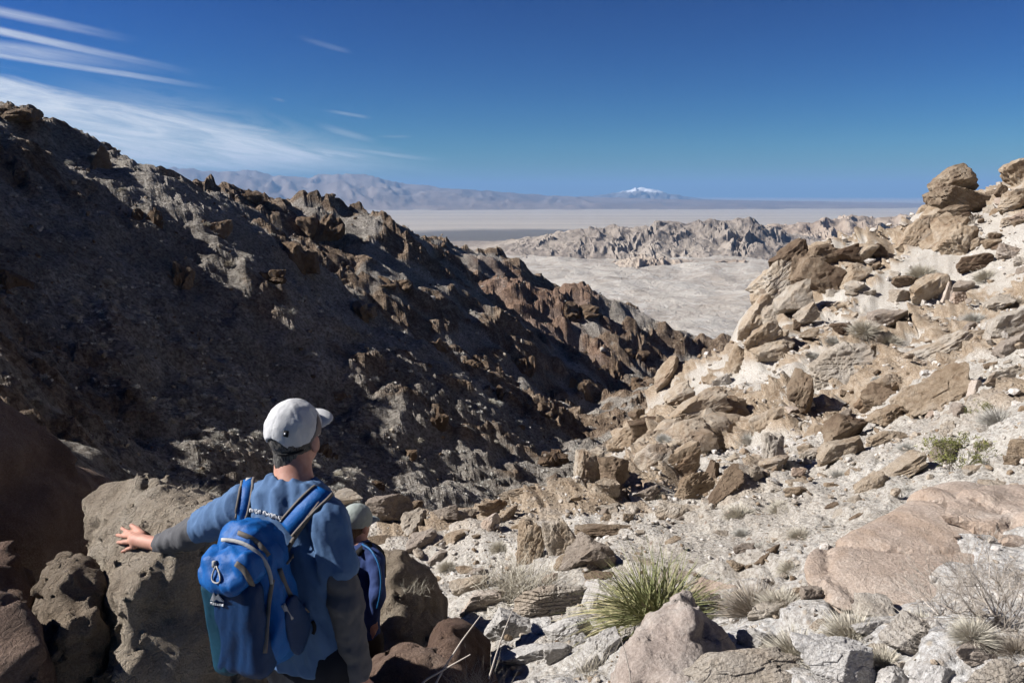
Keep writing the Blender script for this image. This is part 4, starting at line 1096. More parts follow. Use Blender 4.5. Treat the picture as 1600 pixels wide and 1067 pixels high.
for cx, cy, w, hh, label, n in OUT:
    p = canyon_hit(cx, cy + 0.3 * hh)
    if p is None: continue
    d = float(p @ FWD)
    V = []; Fc = []; off = 0
    for k in range(n * 2):                                   # fins of one bedrock mass standing side by side
        sd = int(g.integers(1e6))
        v, f = rock_verts(sd, 3, 7, 34, 0.16, 0.16)
        wx = w * d / F / n * g.uniform(.7, 1.3); wz = hh * d / F * 0.5 * g.uniform(.45, 1.0)
        if k >= n: wz *= 0.55; wx *= 0.8
        sh = g.uniform(-.25, .25)
        q = v * np.array([wx, w * d / F * g.uniform(.25, .5), wz])
        q[:, 0] += sh * q[:, 2]
        c = np.array([(g.uniform(-.5, .5)) * w * d / F, g.uniform(-.4, .4) * w * d / F * .6, wz * 0.25 - hh * d / F * 0.25])
        V.append(q + c); Fc.append(f + off); off += len(v)
    o = obj('rock_outcrop', mesh_np('rock_outcrop', np.concatenate(V), np.concatenate(Fc), False), MAT['crag'], loc=p)
    tag(o, label, 'outcrop')
# ================================================================== plants
def plant_mat(name, lo, hi, scale=6.0):
    m, t = new_mat(name)
    tv = t.n('Attribute', attribute_name='tint').outputs['Fac']
    rnd = t.n('ObjectInfo').outputs['Random']
    col = t.mix(tv, lo, hi)
    col = t.mix(t.m('MULTIPLY', rnd, 0.3), col, (0.30, 0.25, 0.19))
    col = t.mix(1.0, col, (0.8, 0.8, 0.8), 'MULTIPLY')
    b = t.n('BsdfPrincipled', {'Base Color': col, 'Roughness': 0.85, 'Specular IOR Level': 0.15})
    t.n('OutputMaterial', [b])
    return m
PM = {'straw': plant_mat('dry_straw', (0.36, 0.32, 0.25), (0.62, 0.58, 0.49)), 'silver': plant_mat('silver_leaf', (0.38, 0.37, 0.34), (0.60, 0.59, 0.55)),
      'twig': plant_mat('bare_twig', (0.28, 0.24, 0.20), (0.55, 0.50, 0.45)), 'brush': plant_mat('brown_brush', (0.20, 0.165, 0.13), (0.42, 0.37, 0.31)),
      'yucca': plant_mat('spiky_leaf', (0.17, 0.195, 0.08), (0.56, 0.49, 0.28)), 'olive': plant_mat('olive_leaf', (0.085, 0.10, 0.025), (0.24, 0.24, 0.08))}
def blades(base, tip, width, bend=None, nseg=2, tint=None, g=None):
    """flat tapering blades as strips; base, tip (n,3)"""
    n = len(base)
    d = tip - base
    side = np.cross(d, g.normal(size=(n, 3)))
    side /= np.linalg.norm(side, axis=1, keepdims=True) + 1e-9
    V = []; t = np.linspace(0, 1, nseg + 1)
    for k in range(nseg + 1):
        p = base + d * t[k]
        if bend is not None: p = p + bend * (t[k] ** 2)
        w = (width * (1 - 0.92 * t[k]))[:, None]
        V += [p - side * w, p + side * w]
    V = np.stack(V, 1)
    m = 2 * (nseg + 1)
    f = np.concatenate([np.array([[2 * k, 2 * k + 1, 2 * k + 3, 2 * k + 2]]) for k in range(nseg)])
    Fc = (f[None] + (np.arange(n) * m)[:, None, None]).reshape(-1, 4)
    tv = np.repeat(tint if tint is not None else g.random(n), m)
    return V.reshape(-1, 3), Fc, tv
def sphere_dirs(n, g, zmin=0.0):
    z = g.uniform(zmin, 1, n); a = g.uniform(0, 2 * math.pi, n); r = np.sqrt(1 - z * z)
    return np.stack([r * np.cos(a), r * np.sin(a), z], -1)
def puff(seed, n, zs=0.8, w=0.012, inner=0.35):
    """dome of fine twigs, radius 1"""
    g = np.random.default_rng(seed)
    d = sphere_dirs(n, g, -0.1)
    lump = 1 + 0.22 * fbm3(d * 1.8 + seed, 3, seed)
    r1 = g.uniform(0.6, 1.02, n) * lump; r0 = r1 * g.uniform(inner, 0.75, n)
    j = g.normal(size=(n, 3)) * 0.16
    b = d * r0[:, None] + j * 0.5; t = d * r1[:, None] + j
    b[:, 2] *= zs; t[:, 2] *= zs
    return blades(b, t, g.uniform(0.5, 1.4, n) * w, None, 1, np.clip(r1 / 1.1 + g.normal(size=n) * 0.2, 0, 1), g)
def twigs(seed, nstem=16, depth=4, spread=0.9, w=0.02, lean=(0, 0, 0), leaf=0):
    """branching bare twigs, height about 1"""
    g = np.random.default_rng(seed)
    B, Tp, Wd = [], [], []
    def grow(p, d, L, wd, k):
        q = p + d * L
        B.append(p); Tp.append(q); Wd.append(wd)
        if k == 0: return
        for _ in range(2 + (g.random() < 0.5)):
            nd = unit(d + g.normal(size=3) * 0.42 + np.array([0, 0, 0.08]))
            grow(p + d * L * g.uniform(0.55, 1.0), nd, L * g.uniform(0.55, 0.85), wd * 0.65, k - 1)
    for _ in range(nstem):
        d = unit(sphere_dirs(1, g, 0.15)[0] * np.array([spread, spread, 1]) + np.array(lean))
        grow(g.normal(size=3) * np.array([.05, .05, 0]), d, g.uniform(0.28, 0.42), w, depth)
    B = np.array(B); Tp = np.array(Tp); Wd = np.array(Wd)
    V = []; Fc = []; n = len(B)
    d = Tp - B; s1 = np.cross(d, g.normal(size=(n, 3))); s1 /= np.linalg.norm(s1, axis=1, keepdims=True)
    s2 = np.cross(d, s1); s2 /= np.linalg.norm(s2, axis=1, keepdims=True)
    ring = [s1, -0.5 * s1 + 0.866 * s2, -0.5 * s1 - 0.866 * s2]
    V = np.stack([B + r * Wd[:, None] for r in ring] + [Tp + r * Wd[:, None] * 0.6 for r in ring], 1)
    f = np.array([[0, 1, 4, 3], [1, 2, 5, 4], [2, 0, 3, 5]])
    Fc = (f[None] + (np.arange(n) * 6)[:, None, None]).reshape(-1, 4)
    tv = np.repeat(g.random(n), 6)
    return V.reshape(-1, 3), Fc, tv, Tp
def plant(name, parts, loc, s, label, cat='shrub', group=None, rz=0.0):
    """parts: list of (part name, mesh, material) sharing an Empty at the foot"""
    if len(parts) == 1:
        o = obj(name, parts[0][1], None)
    else:
        o = empty(name)
        for pn, me, *_ in parts: obj(pn, me, None, o)
    o.location = tuple(loc); o.scale = (s, s, s); o.rotation_euler = (0, 0, rz)
    return tag(o, label, cat, group)
def mk(name, vft, mat):
    me = mesh_np(name, vft[0], vft[1], False, {'tint': vft[2]}); me.materials.append(PM[mat]); return me
PUFF = {m: [mk('foliage', puff(40 + k, 2600, 0.85, 0.010), m) for k in range(3)] for m in ('straw', 'silver', 'brush')}
STEMS = [mk('stem', twigs(60 + k, 9, 2, 0.9, 0.02)[:3], 'twig') for k in range(2)]
g = np.random.default_rng(3)
SHRUBS = [
 (1037, 680, 28, 'silver', 'bright white puffy shrub between the tan boulders of the rock pile'), (1170, 682, 44, 'silver', 'grey shrub right of the bulky tan boulder'), (1228, 722, 38, 'silver', 'silvery shrub right of the upright striped rock'),
 (1156, 794, 58, 'straw', 'round pale shrub right of the two leaning slabs'), (1222, 788, 52, 'straw', 'round pale shrub above the bare gravel'), (1312, 738, 40, 'silver', 'small silver shrub below the tan ledge'),
 (1160, 828, 34, 'silver', 'little grey shrub below the round pale one'), (1560, 645, 70, 'silver', 'wide silver shrub near the right edge'), (1576, 468, 66, 'brush', 'dark grey shrub on the upper slope at the right edge'),
 (1440, 418, 52, 'straw', 'pale shrub under the tan slabs of the summit knob'), (1388, 524, 48, 'straw', 'pale straw shrub right of the lone brown lump'), (1302, 528, 36, 'silver', 'small grey shrub beside the lone brown lump'),
 (1350, 505, 54, 'straw', 'straw coloured shrub above the big pale outcrop block'), (1522, 492, 44, 'silver', 'silver shrub left of the pale wedge shaped boulder'), (1270, 552, 28, 'silver', 'small silver shrub left of the big pale outcrop block'),
 (1540, 425, 44, 'straw', 'pale shrub right of the rounded brown boulder'), (1420, 695, 40, 'silver', 'flat silver shrub under the largest layered boulder'), (1372, 590, 26, 'silver', 'small silver shrub by the dark steep edge rock'),
 (1180, 926, 120, 'brush', 'large brownish grey dry shrub right of the green spiky clump'), (1245, 1000, 110, 'straw', 'wide dry straw shrub at the bottom, left of the white boulder'), (1330, 972, 110, 'straw', 'dry straw shrub along the foot of the huge pinkish boulder'),
 (1445, 968, 90, 'straw', 'low dry tuft in front of the huge pinkish boulder'), (880, 700, 34, 'brush', 'small brown brush at the canyon edge'), (1410, 760, 36, 'silver', 'small silver tuft at the tan ledge hollow'),
 (1240, 880, 60, 'straw', 'thin dry shrub left of the huge pinkish boulder'), (1225, 930, 90, 'straw', 'dry shrub between the brownish shrub and the huge pinkish boulder'), (1520, 975, 80, 'straw', 'low dry tuft below the bare twiggy bush'), (1380, 1020, 90, 'straw', 'dry tuft right of the large rounded white boulder'), (1590, 1000, 80, 'brush', 'brown dry brush in the right bottom corner'), (1250, 830, 50, 'straw', 'pale tuft on the gravel left of the huge pinkish boulder top'), (1190, 850, 40, 'silver', 'small grey tuft on the bare gravel'), (700, 880, 36, 'straw', 'pale tuft beside the low tan ledge'), (780, 850, 34, 'straw', 'pale tuft on the wash bank left of the cone shaped outcrop'), (1030, 770, 30, 'straw', 'small pale tuft left of the tilted smooth block'), (1300, 640, 30, 'straw', 'small straw tuft by the oval dark faced boulder')]
for i, (cx, cy, w, m, label) in enumerate(SHRUBS):
    p = ground_hit(cx, min(cy + w * 0.25, 1080))
    if p is None: continue
    s = w * 0.5 * float(p @ FWD) / F
    plant('shrub', [('foliage', PUFF[m][i % 3], m), ('stem', STEMS[i % 2], 'twig')], p - np.array([0, 0, 0.08 * s]), s, label, 'shrub', 'dry shrubs on the sunny slope', g.uniform(0, 6))
# fuzzy pale bush behind the rock that the hiker touches
p = px(292, 772, 6.6)
plant('shrub', [('foliage', mk('foliage', puff(71, 3200, 0.6, 0.007), 'straw'), 'straw'), ('stem', STEMS[0], 'twig')], p - np.array([0, 0, 0.12]), 0.27, 'fuzzy pale bush behind the tall boulder the hiker touches', 'shrub')
# clump of long green spiky leaves
g = np.random.default_rng(8)
n = 1500
d = sphere_dirs(n, g, -0.12); d[:, 2] = np.abs(d[:, 2]) * 1.0 - 0.05
d /= np.linalg.norm(d, axis=1, keepdims=True)
L = g.uniform(0.65, 1.05, n)
base = g.normal(size=(n, 3)) * np.array([.10, .10, .03]) + np.array([0, 0, .02])
tip = base + d * L[:, None] * np.array([1.0, 1.0, 0.92])
bend = -np.stack([0 * L, 0 * L, 0.10 + 0.35 * (1 - d[:, 2])], -1) * L[:, None] ** 2 + g.normal(size=(n, 3)) * 0.05
tint = np.clip(g.normal(0.25, 0.22, n) + 0.55 * (d[:, 2] < 0.25) - 0.1 * (d[:, 2] > 0.7), 0, 1)
yv = blades(base, tip, g.uniform(0.006, 0.012, n), bend, 4, tint, g)
ys = twigs(81, 5, 1, 0.5, 0.03)[:3]
p = ground_hit(1025, 985)
plant('spiky_clump', [('foliage', mk('foliage', yv, 'yucca'), 'yucca'), ('stem', mk('stem', ys, 'brush'), 'brush')], px(1026, 972, float(p @ FWD) + 0.15), 100 * float(p @ FWD) / F * 1.5, 'clump of long green spiky leaves behind the peaked rock', 'grass clump')
# sparse olive leaved bush on the slope
def leafy(seed, nst, depth):
    v = twigs(seed, nst, depth, 0.7, 0.012)
    g = np.random.default_rng(seed)
    tp = v[3][-(len(v[3]) * 3 // 4):]
    b = np.repeat(tp, 5, 0) + g.normal(size=(len(tp) * 5, 3)) * 0.035
    lf = blades(b, b + g.normal(size=b.shape) * 0.035, np.full(len(b), 0.012), None, 1, None, g)
    return mk('stem', v[:3], 'brush'), mk('foliage', lf, 'olive')
sm, lm_ = leafy(91, 9, 4)
p = ground_hit(1492, 738)
plant('creosote_bush', [('stem', sm, ''), ('foliage', lm_, '')], p, 70 * float(p @ FWD) / F, 'sparse olive green bush above the huge pinkish boulder', 'bush')
sm2, lm2 = leafy(93, 6, 3)
p = ground_hit(1535, 660)
plant('creosote_bush', [('stem', sm2, ''), ('foliage', lm2, '')], p, 44 * float(p @ FWD) / F, 'small olive green bush beside the wide silver shrub', 'bush')
# bare twiggy bush at the right edge
tw = twigs(101, 20, 5, 1.1, 0.0085)
p = ground_hit(1560, 985)
o = obj('twiggy_bush', mk('branches', tw[:3], 'twig')); o.location = tuple(p); o.scale = (0.42,) * 3
tag(o, 'bare pale twiggy bush in front of the overhanging block at the right edge', 'bush')
tw = twigs(103, 14, 4, 1.1, 0.009)
p = ground_hit(1470, 965)
o = obj('twiggy_bush', mk('branches', tw[:3], 'twig')); o.location = tuple(p); o.scale = (0.26,) * 3
tag(o, 'smaller bare twiggy bush at the crack of the huge pinkish boulder', 'bush')
# dry grass tuft and stalks near the hikers
def tuft(seed, n, h, sp):
    g = np.random.default_rng(seed)
    b = g.normal(size=(n, 3)) * np.array([sp, sp, 0.0]) * 0.35
    d = sphere_dirs(n, g, 0.35) * g.uniform(.5, 1, n)[:, None] * h
    return blades(b, b + d, g.uniform(.004, .009, n) * h, g.normal(size=(n, 3)) * 0.12 * h, 3, None, g)
for cx, cy, n, hpx, label in [(806, 925, 600, 78, 'tall dry grass tuft on the pinkish mound, centre'), (742, 1062, 260, 60, 'dry yellow grass tuft at the bottom edge beside the shaded boulder'), (930, 1056, 160, 55, 'thin dry grass between the white rocks at the bottom'), (640, 905, 120, 30, 'thin grass on the sunlit boulder right of the second hiker')]:
    p = ground_hit(cx, cy) if cy < 1060 else px(cx, cy + 25, 3.7)
    if cx == 640: p = px(648, 925, 5.5)
    s = hpx * float(p @ FWD) / F
    o = obj('grass_tuft', mk('blades', tuft(cx, n, 1.0, 0.9), 'straw')); o.location = tuple(p); o.scale = (s, s, s)
    tag(o, label, 'grass')
def stalk(pts, r, name, label):
    P = np.array([px(*q) for q in pts]); n = len(P)
    V = []
    for i in range(n):
        t_ = unit(P[min(i + 1, n - 1)] - P[max(i - 1, 0)]); s1 = unit(np.cross(t_, FWD)); s2 = np.cross(t_, s1)
        rr_ = r * (1 - 0.6 * i / (n - 1))
        V += [P[i] + rr_ * (math.cos(a) * s1 + math.sin(a) * s2) for a in (0, 1.257, 2.513, 3.77, 5.027)]
    f = [[5 * i + k, 5 * i + (k + 1) % 5, 5 * i + 5 + (k + 1) % 5, 5 * i + 5 + k] for i in range(n - 1) for k in range(5)]
    V = np.array(V); c = V[0].copy()
    me = mesh_np(name, V - c, np.array(f), True, {'tint': np.full(len(V), 0.7)}); me.materials.append(PM['twig'])
    tag(obj(name, me, loc=c), label, 'stalk')
stalk([(660, 1110, 3.3), (690, 1050, 3.32), (722, 1000, 3.35), (752, 960, 3.4)], 0.006, 'dry_stalk', 'long dry stalk leaning right in front of the dark boulder')
stalk([(640, 1085, 3.2), (668, 1060, 3.2), (700, 1042, 3.2), (735, 1022, 3.2)], 0.006, 'dry_stalk', 'short dry stalk lying across the longer ones at the bottom')
stalk([(764, 1060, 3.5), (776, 1020, 3.5), (788, 985, 3.52), (802, 950, 3.55)], 0.005, 'dry_stalk', 'thin upright stalk in front of the white boulder')
stalk([(988, 1090, 3.2), (984, 1050, 3.2), (976, 1015, 3.22), (968, 990, 3.22)], 0.003, 'dry_stalk', 'thin bent stalk left of the peaked rock')

# shrubs on the shaded canyon wall: the larger ones singly, the rest as one mass
FARP = [mk('foliage', puff(140 + k, 420, 0.8, 0.03, 0.3), 'straw' if k % 2 else 'silver') for k in range(4)]
g = np.random.default_rng(21)
cand = []
for _ in range(11000):
    a = math.radians(g.uniform(-36, 14)); r = math.exp(g.uniform(math.log(38), math.log(330)))
    cand.append((r * math.sin(a), r * math.cos(a)))
cand = np.array(cand)
cz, cm = canyon_h(cand[:, 0], cand[:, 1])
qx_, qy_, qd_ = topix(np.stack([cand[:, 0], cand[:, 1], cz], -1))
# denser on the talus apron below the left crest, as in the photograph
wgt = 0.22 + 1.5 * np.exp(-(((qx_ - 300) * 0.75 + (qy_ - 600) * -0.66) / 110) ** 2) * (qy_ > 430) * (qx_ < 560) + 0.25 * np.exp(-((qx_ - 800) / 200) ** 2)
keep = (g.random(len(cand)) < wgt * 0.62) & (cm < 0.5)
P3 = np.stack([cand[:, 0], cand[:, 1], cz], -1)[keep]; pq = np.stack([qx_, qy_, qd_], -1)[keep]
size = np.clip(g.lognormal(-1.1, 0.35, len(P3)), 0.18, 0.75) * np.clip(pq[:, 2] / 80, 0.6, 1.6)
order = np.argsort(-size / pq[:, 2])
shown = [i for i in order if -10 < pq[i, 0] < 1100 and 150 < pq[i, 1] < 790 and not (40 < pq[i, 0] < 350 and pq[i, 1] > 745)]
single = set(shown[:190])
def zone(x, y):
    if x < 170: return 'at the left edge of the shaded wall'
    if x < 460 and y > 430: return 'on the speckled talus apron left of the front hiker'
    if y < 430: return 'high on the second ridge'
    if x < 640: return 'on the shaded wall above the hikers'
    if x < 820: return 'on the middle spur of the canyon wall'
    return 'on the far spurs of the canyon wall'
for i in single:
    o = obj('shrub', FARP[int(g.integers(4))]); s = size[i]
    o.location = tuple(P3[i] + np.array([0, 0, 0.1 * s])); o.scale = (s, s, s * g.uniform(.7, 1.1)); o.rotation_euler = (0, 0, g.uniform(0, 6))
    zn = zone(pq[i, 0], pq[i, 1])
    k_ = min(OUT, key=lambda q: (q[0] - pq[i, 0]) ** 2 + (q[1] - pq[i, 1]) ** 2)
    dx_, dy_ = pq[i, 0] - k_[0], pq[i, 1] - k_[1]
    rel = ('right of the ' if dx_ > 0 else 'left of the ') if abs(dx_) > abs(dy_) else ('below the ' if dy_ > 0 else 'above the ')
    far_ = 'just ' if math.hypot(dx_, dy_) < 45 else ''
    zl = rel + ' '.join(k_[4].split()[:9])
    big = 'larger' if size[i] > 0.45 else 'middling' if size[i] > 0.3 else 'small'
    tag(o, f'{big} pale shrub {zl}', 'shrub', f'shrubs {zl}')
order_labels([o for o in bpy.data.objects if o.get('group', '').startswith('shrubs ')], 10)
rest = [i for i in range(len(P3)) if i not in single]
tmpl = [puff(180 + k, 26, 0.8, 0.2, 0.1) for k in range(5)]
Vs = []; Fs = []; Cs = []; off = 0
for i in rest:
    v, f, c = tmpl[i % 5]
    Vs.append(v * size[i] + P3[i]); Fs.append(f + off); Cs.append(c); off += len(v)
me = mesh_np('scrub', np.concatenate(Vs), np.concatenate(Fs), False, {'tint': np.concatenate(Cs)}); me.materials.append(PM['silver'])
tag(obj('scrub', me), 'tiny pale shrubs dotted all over the canyon walls', 'scrub', None, 'stuff')
# ================================================================== people
class SDF:
    def __init__(self, lo, hi, h):
        self.lo = np.asarray(lo, float); self.h = h
        self.n = np.ceil((np.asarray(hi) - self.lo) / h).astype(int) + 1
        self.f = np.full(self.n, 0.25, np.float32)
    def _win(self, lo, hi):
        a = np.clip(np.floor((lo - self.lo) / self.h).astype(int), 0, self.n - 1); b = np.clip(np.ceil((hi - self.lo) / self.h).astype(int) + 1, 1, self.n)
        if (b <= a).any(): return None, None
        ax = [(self.lo[i] + self.h * np.arange(a[i], b[i])).astype(np.float32) for i in range(3)]
        return tuple(slice(a[i], b[i]) for i in range(3)), np.stack(np.meshgrid(*ax, indexing='ij'), -1)
    def _put(self, sl, d, k, sub=False):
        a = self.f[sl]
        if sub:
            d = -d
            hh = np.clip(0.5 - 0.5 * (a - d) / k, 0, 1)
            self.f[sl] = a + (d - a) * hh + k * hh * (1 - hh)
        else:
            hh = np.clip(0.5 + 0.5 * (d - a) / k, 0, 1)
            self.f[sl] = d + (a - d) * hh - k * hh * (1 - hh)
    def cap(self, p, q, r1, r2, k=0.02, sub=False, axes=None):
        """tapered capsule; axes = (direction, factor) squashes it along a direction"""
        p, q = np.asarray(p, float), np.asarray(q, float)
        m = max(r1, r2) + k + 0.03
        sl, X = self._win(np.minimum(p, q) - m, np.maximum(p, q) + m)
        if sl is None: return self
        d = (q - p).astype(np.float32); L2 = float(d @ d) + 1e-9
        v = X - p.astype(np.float32)
        t = np.clip((v @ d) / L2, 0, 1)
        w = v - t[..., None] * d
        if axes is not None:
            a = np.asarray(axes[0], np.float32); c = w @ a
            w = w + (c * (1 / axes[1] - 1))[..., None] * a
        dist = np.sqrt((w * w).sum(-1)) - (r1 + t * (r2 - r1))
        if axes is not None: dist = dist * (0.5 + 0.5 * axes[1])
        self._put(sl, dist, k, sub)
        return self
    def chain(self, pts, k=0.02, **kw):
        for (p, r1), (q, r2) in zip(pts[:-1], pts[1:]): self.cap(p, q, r1, r2, k, **kw)
        return self
    def ell(self, c, A, rad, k=0.02, sub=False):
        c = np.asarray(c, float); A = np.asarray(A, float); rad = np.asarray(rad, float)
        m = rad.max() + k + 0.03
        sl, X = self._win(c - m, c + m)
        if sl is None: return self
        v = (X - c.astype(np.float32)) @ A.T.astype(np.float32)
        q = np.sqrt(((v / rad.astype(np.float32)) ** 2).sum(-1)); g_ = np.sqrt(((v / (rad ** 2).astype(np.float32)) ** 2).sum(-1)) + 1e-6
        self._put(sl, q * (q - 1) / g_, k, sub)
        return self
    def box(self, c, A, half, rnd, k=0.01, sub=False, taper=0.0):
        c = np.asarray(c, float); A = np.asarray(A, float); half = np.asarray(half, float)
        m = np.linalg.norm(half) + k + 0.03
        sl, X = self._win(c - m, c + m)
        if sl is None: return self
        v = (X - c.astype(np.float32)) @ A.T.astype(np.float32)
        if taper:
            s = 1 + taper * v[..., 2:3] / half[2]
            v = np.concatenate([v[..., :2] * s, v[..., 2:3]], -1)
        q = np.abs(v) - (half - rnd).astype(np.float32)
        d = np.sqrt((np.maximum(q, 0) ** 2).sum(-1)) + np.minimum(q.max(-1), 0) - rnd
        self._put(sl, d, k, sub)
        return self
    def plane(self, p, n):
        """keep the side the normal points away from"""
        sl = tuple(slice(None) for _ in range(3))
        ax = [(self.lo[i] + self.h * np.arange(self.n[i])).astype(np.float32) for i in range(3)]
        n = unit(n); p = np.asarray(p, float)
        d = ax[0][:, None, None] * n[0] + ax[1][None, :, None] * n[1] + ax[2][None, None, :] * n[2] - float(p @ n)
        self.f = np.maximum(self.f, d.astype(np.float32))
        return self
    def rough(self, fn, band=0.03):
        I = np.argwhere(np.abs(self.f) < band)
        P = self.lo + I * self.h
        self.f[I[:, 0], I[:, 1], I[:, 2]] += fn(P).astype(np.float32)
        return self
    def mesh(self):
        return surface_nets(self.f, self.lo, self.h)
    def hit(self, qx, qy, d0, d1, lift=0.0):
        ray = FWD + (qx - W / 2) / F * RGT - (qy - H / 2) / F * UPV
        d = np.arange(d0, d1, 0.002); P = d[:, None] * ray
        I = np.round((P - self.lo) / self.h).astype(int)
        ok = ((I >= 0) & (I < self.n)).all(1)
        I = np.clip(I, 0, self.n - 1)
        v = np.where(ok, self.f[I[:, 0], I[:, 1], I[:, 2]], 1.0)
        b = np.nonzero(v < lift)[0]
        return P[b[0]] if len(b) else None

def cloth_mat(name, col, col2=None, scale=900.0, rough=0.85, weave=0.0006, sheen=0.2):
    m, t = new_mat(name)
    pos = t.n('NewGeometry').outputs['Position']
    n1 = t.noise(pos, 14.0, 4, 0.6); n2 = t.noise(pos, scale, 2, 0.6)
    c = t.mix(t.smooth(n1, 0.3, 0.7), col, col2 or tuple(x * 0.82 for x in col))
    c = t.mix(t.m('MULTIPLY', n2, 0.35), c, tuple(x * 0.6 for x in col))
    finish(t, c, rough, t.m('ADD', t.m('MULTIPLY', n2, 0.3), t.m('MULTIPLY', t.noise(pos, 60.0, 3, 0.6), 1.0)), weave * 6, 0.6, 0.2)
    return m
CM = {
    'skin': None, 'shirt': cloth_mat('blue_tee', (0.09, 0.17, 0.32), (0.08, 0.15, 0.29)), 'grey': cloth_mat('grey_sleeve', (0.115, 0.115, 0.125)), 'pants': cloth_mat('black_trousers', (0.012, 0.014, 0.022)),
    'cap': cloth_mat('white_cap', (0.66, 0.66, 0.67), (0.54, 0.545, 0.56)), 'panel': cloth_mat('cap_painted_shade', (0.23, 0.19, 0.18)), 'black': cloth_mat('black_fabric', (0.012, 0.012, 0.014)),  # panel: taupe stands for shade on the side of the white cap
    'pack': cloth_mat('bright_blue_nylon', (0.004, 0.115, 0.40), (0.004, 0.09, 0.34), rough=0.5), 'navy': cloth_mat('dark_blue_nylon', (0.003, 0.032, 0.11), rough=0.5), 'teal': cloth_mat('teal_nylon', (0.004, 0.055, 0.10), rough=0.55),
    'tape': cloth_mat('taupe_webbing', (0.20, 0.175, 0.155)), 'light': cloth_mat('light_grey_tape', (0.48, 0.47, 0.46)), 'white': cloth_mat('white_print', (0.72, 0.74, 0.78)), 'hair': None,
    'cap2': cloth_mat('sage_cap', (0.38, 0.42, 0.40), (0.32, 0.36, 0.34)), 'navyshirt': cloth_mat('navy_shirt', (0.035, 0.062, 0.19)), 'brownpants': cloth_mat('dark_brown_trousers', (0.05, 0.04, 0.032)), 'tube': cloth_mat('blue_tube', (0.02, 0.13, 0.33), rough=0.4), 'boot': cloth_mat('brown_boot', (0.07, 0.05, 0.035)),
}
m, t = new_mat('weathered_skin')
pos = t.n('NewGeometry').outputs['Position']
finish(t, t.ramp(t.noise(pos, 35.0, 4, 0.6), [(0.3, (0.42, 0.20, 0.145)), (0.7, (0.55, 0.30, 0.225))]), 0.6, t.noise(pos, 220.0, 3, 0.6), 0.001, 0.5, 0.3, **{'Subsurface_Weight': 0.08, 'Subsurface_Radius': (0.01, 0.004, 0.002)})
CM['skin'] = m
def hair_mat(name, a, b):
    m, t = new_mat(name)
    pos = t.n('NewGeometry').outputs['Position']
    sx = t.n('SeparateXYZ', [pos])
    st = t.noise(t.n('CombineXYZ', [t.m('MULTIPLY', sx.outputs[0], 6.0), t.m('MULTIPLY', sx.outputs[1], 6.0), sx.outputs[2]]).outputs[0], 60.0, 3, 0.7)
    finish(t, t.mix(t.smooth(st, 0.35, 0.65), a, b), 0.6, st, 0.003)
    return m
CM['hair'] = hair_mat('grey_hair', (0.025, 0.023, 0.022), (0.17, 0.16, 0.15)); CM['hair2'] = hair_mat('brown_hair', (0.06, 0.035, 0.02), (0.15, 0.09, 0.05))

def part(name, fld, mat, parent, base):
    v, f = fld.mesh() if isinstance(fld, SDF) else fld
    return obj(name, mesh_np(name, v - base, f), CM[mat], parent)
def ribbon(pts, width, thick, nrm):
    """flat band through points; nrm = outward normal(s)"""
    P = np.asarray(pts, float); n = len(P)
    V = []
    for i in range(n):
        t_ = unit(P[min(i + 1, n - 1)] - P[max(i - 1, 0)])
        nn = unit(nrm if np.ndim(nrm) == 1 else nrm[i]); s = unit(np.cross(t_, nn)); nn = np.cross(s, t_)
        w = width if np.isscalar(width) else width[i]
        V += [P[i] - s * w / 2 - nn * thick / 2, P[i] + s * w / 2 - nn * thick / 2, P[i] + s * w / 2 * .92 + nn * thick / 2, P[i] - s * w / 2 * .92 + nn * thick / 2]
    f = [[4 * i + k, 4 * i + (k + 1) % 4, 4 * i + 4 + (k + 1) % 4, 4 * i + 4 + k] for i in range(n - 1) for k in range(4)]
    f += [[3, 2, 1, 0], [4 * n - 4, 4 * n - 3, 4 * n - 2, 4 * n - 1]]
    return np.array(V), np.array(f)
def resample(P, n):
    P = np.asarray(P, float)
    s = np.concatenate([[0], np.cumsum(np.linalg.norm(np.diff(P, axis=0), axis=1))])
    t_ = np.linspace(0, s[-1], n)
    Q = np.stack([np.interp(t_, s, P[:, i]) for i in range(P.shape[1])], -1)
    for _ in range(2): Q[1:-1] = 0.25 * Q[:-2] + 0.5 * Q[1:-1] + 0.25 * Q[2:]
    return Q
def frame(yaw, pitch=0.0, roll=0.0):
    """rows: right, forward, up of something that looks along yaw (towards +X from +Y)"""
    f = np.array([math.sin(yaw) * math.cos(pitch), math.cos(yaw) * math.cos(pitch), math.sin(pitch)])
    r = unit(np.cross(f, (0, 0, 1))); u = np.cross(r, f)
    r, u = r * math.cos(roll) + u * math.sin(roll), u * math.cos(roll) - r * math.sin(roll)
    return np.stack([r, f, u])
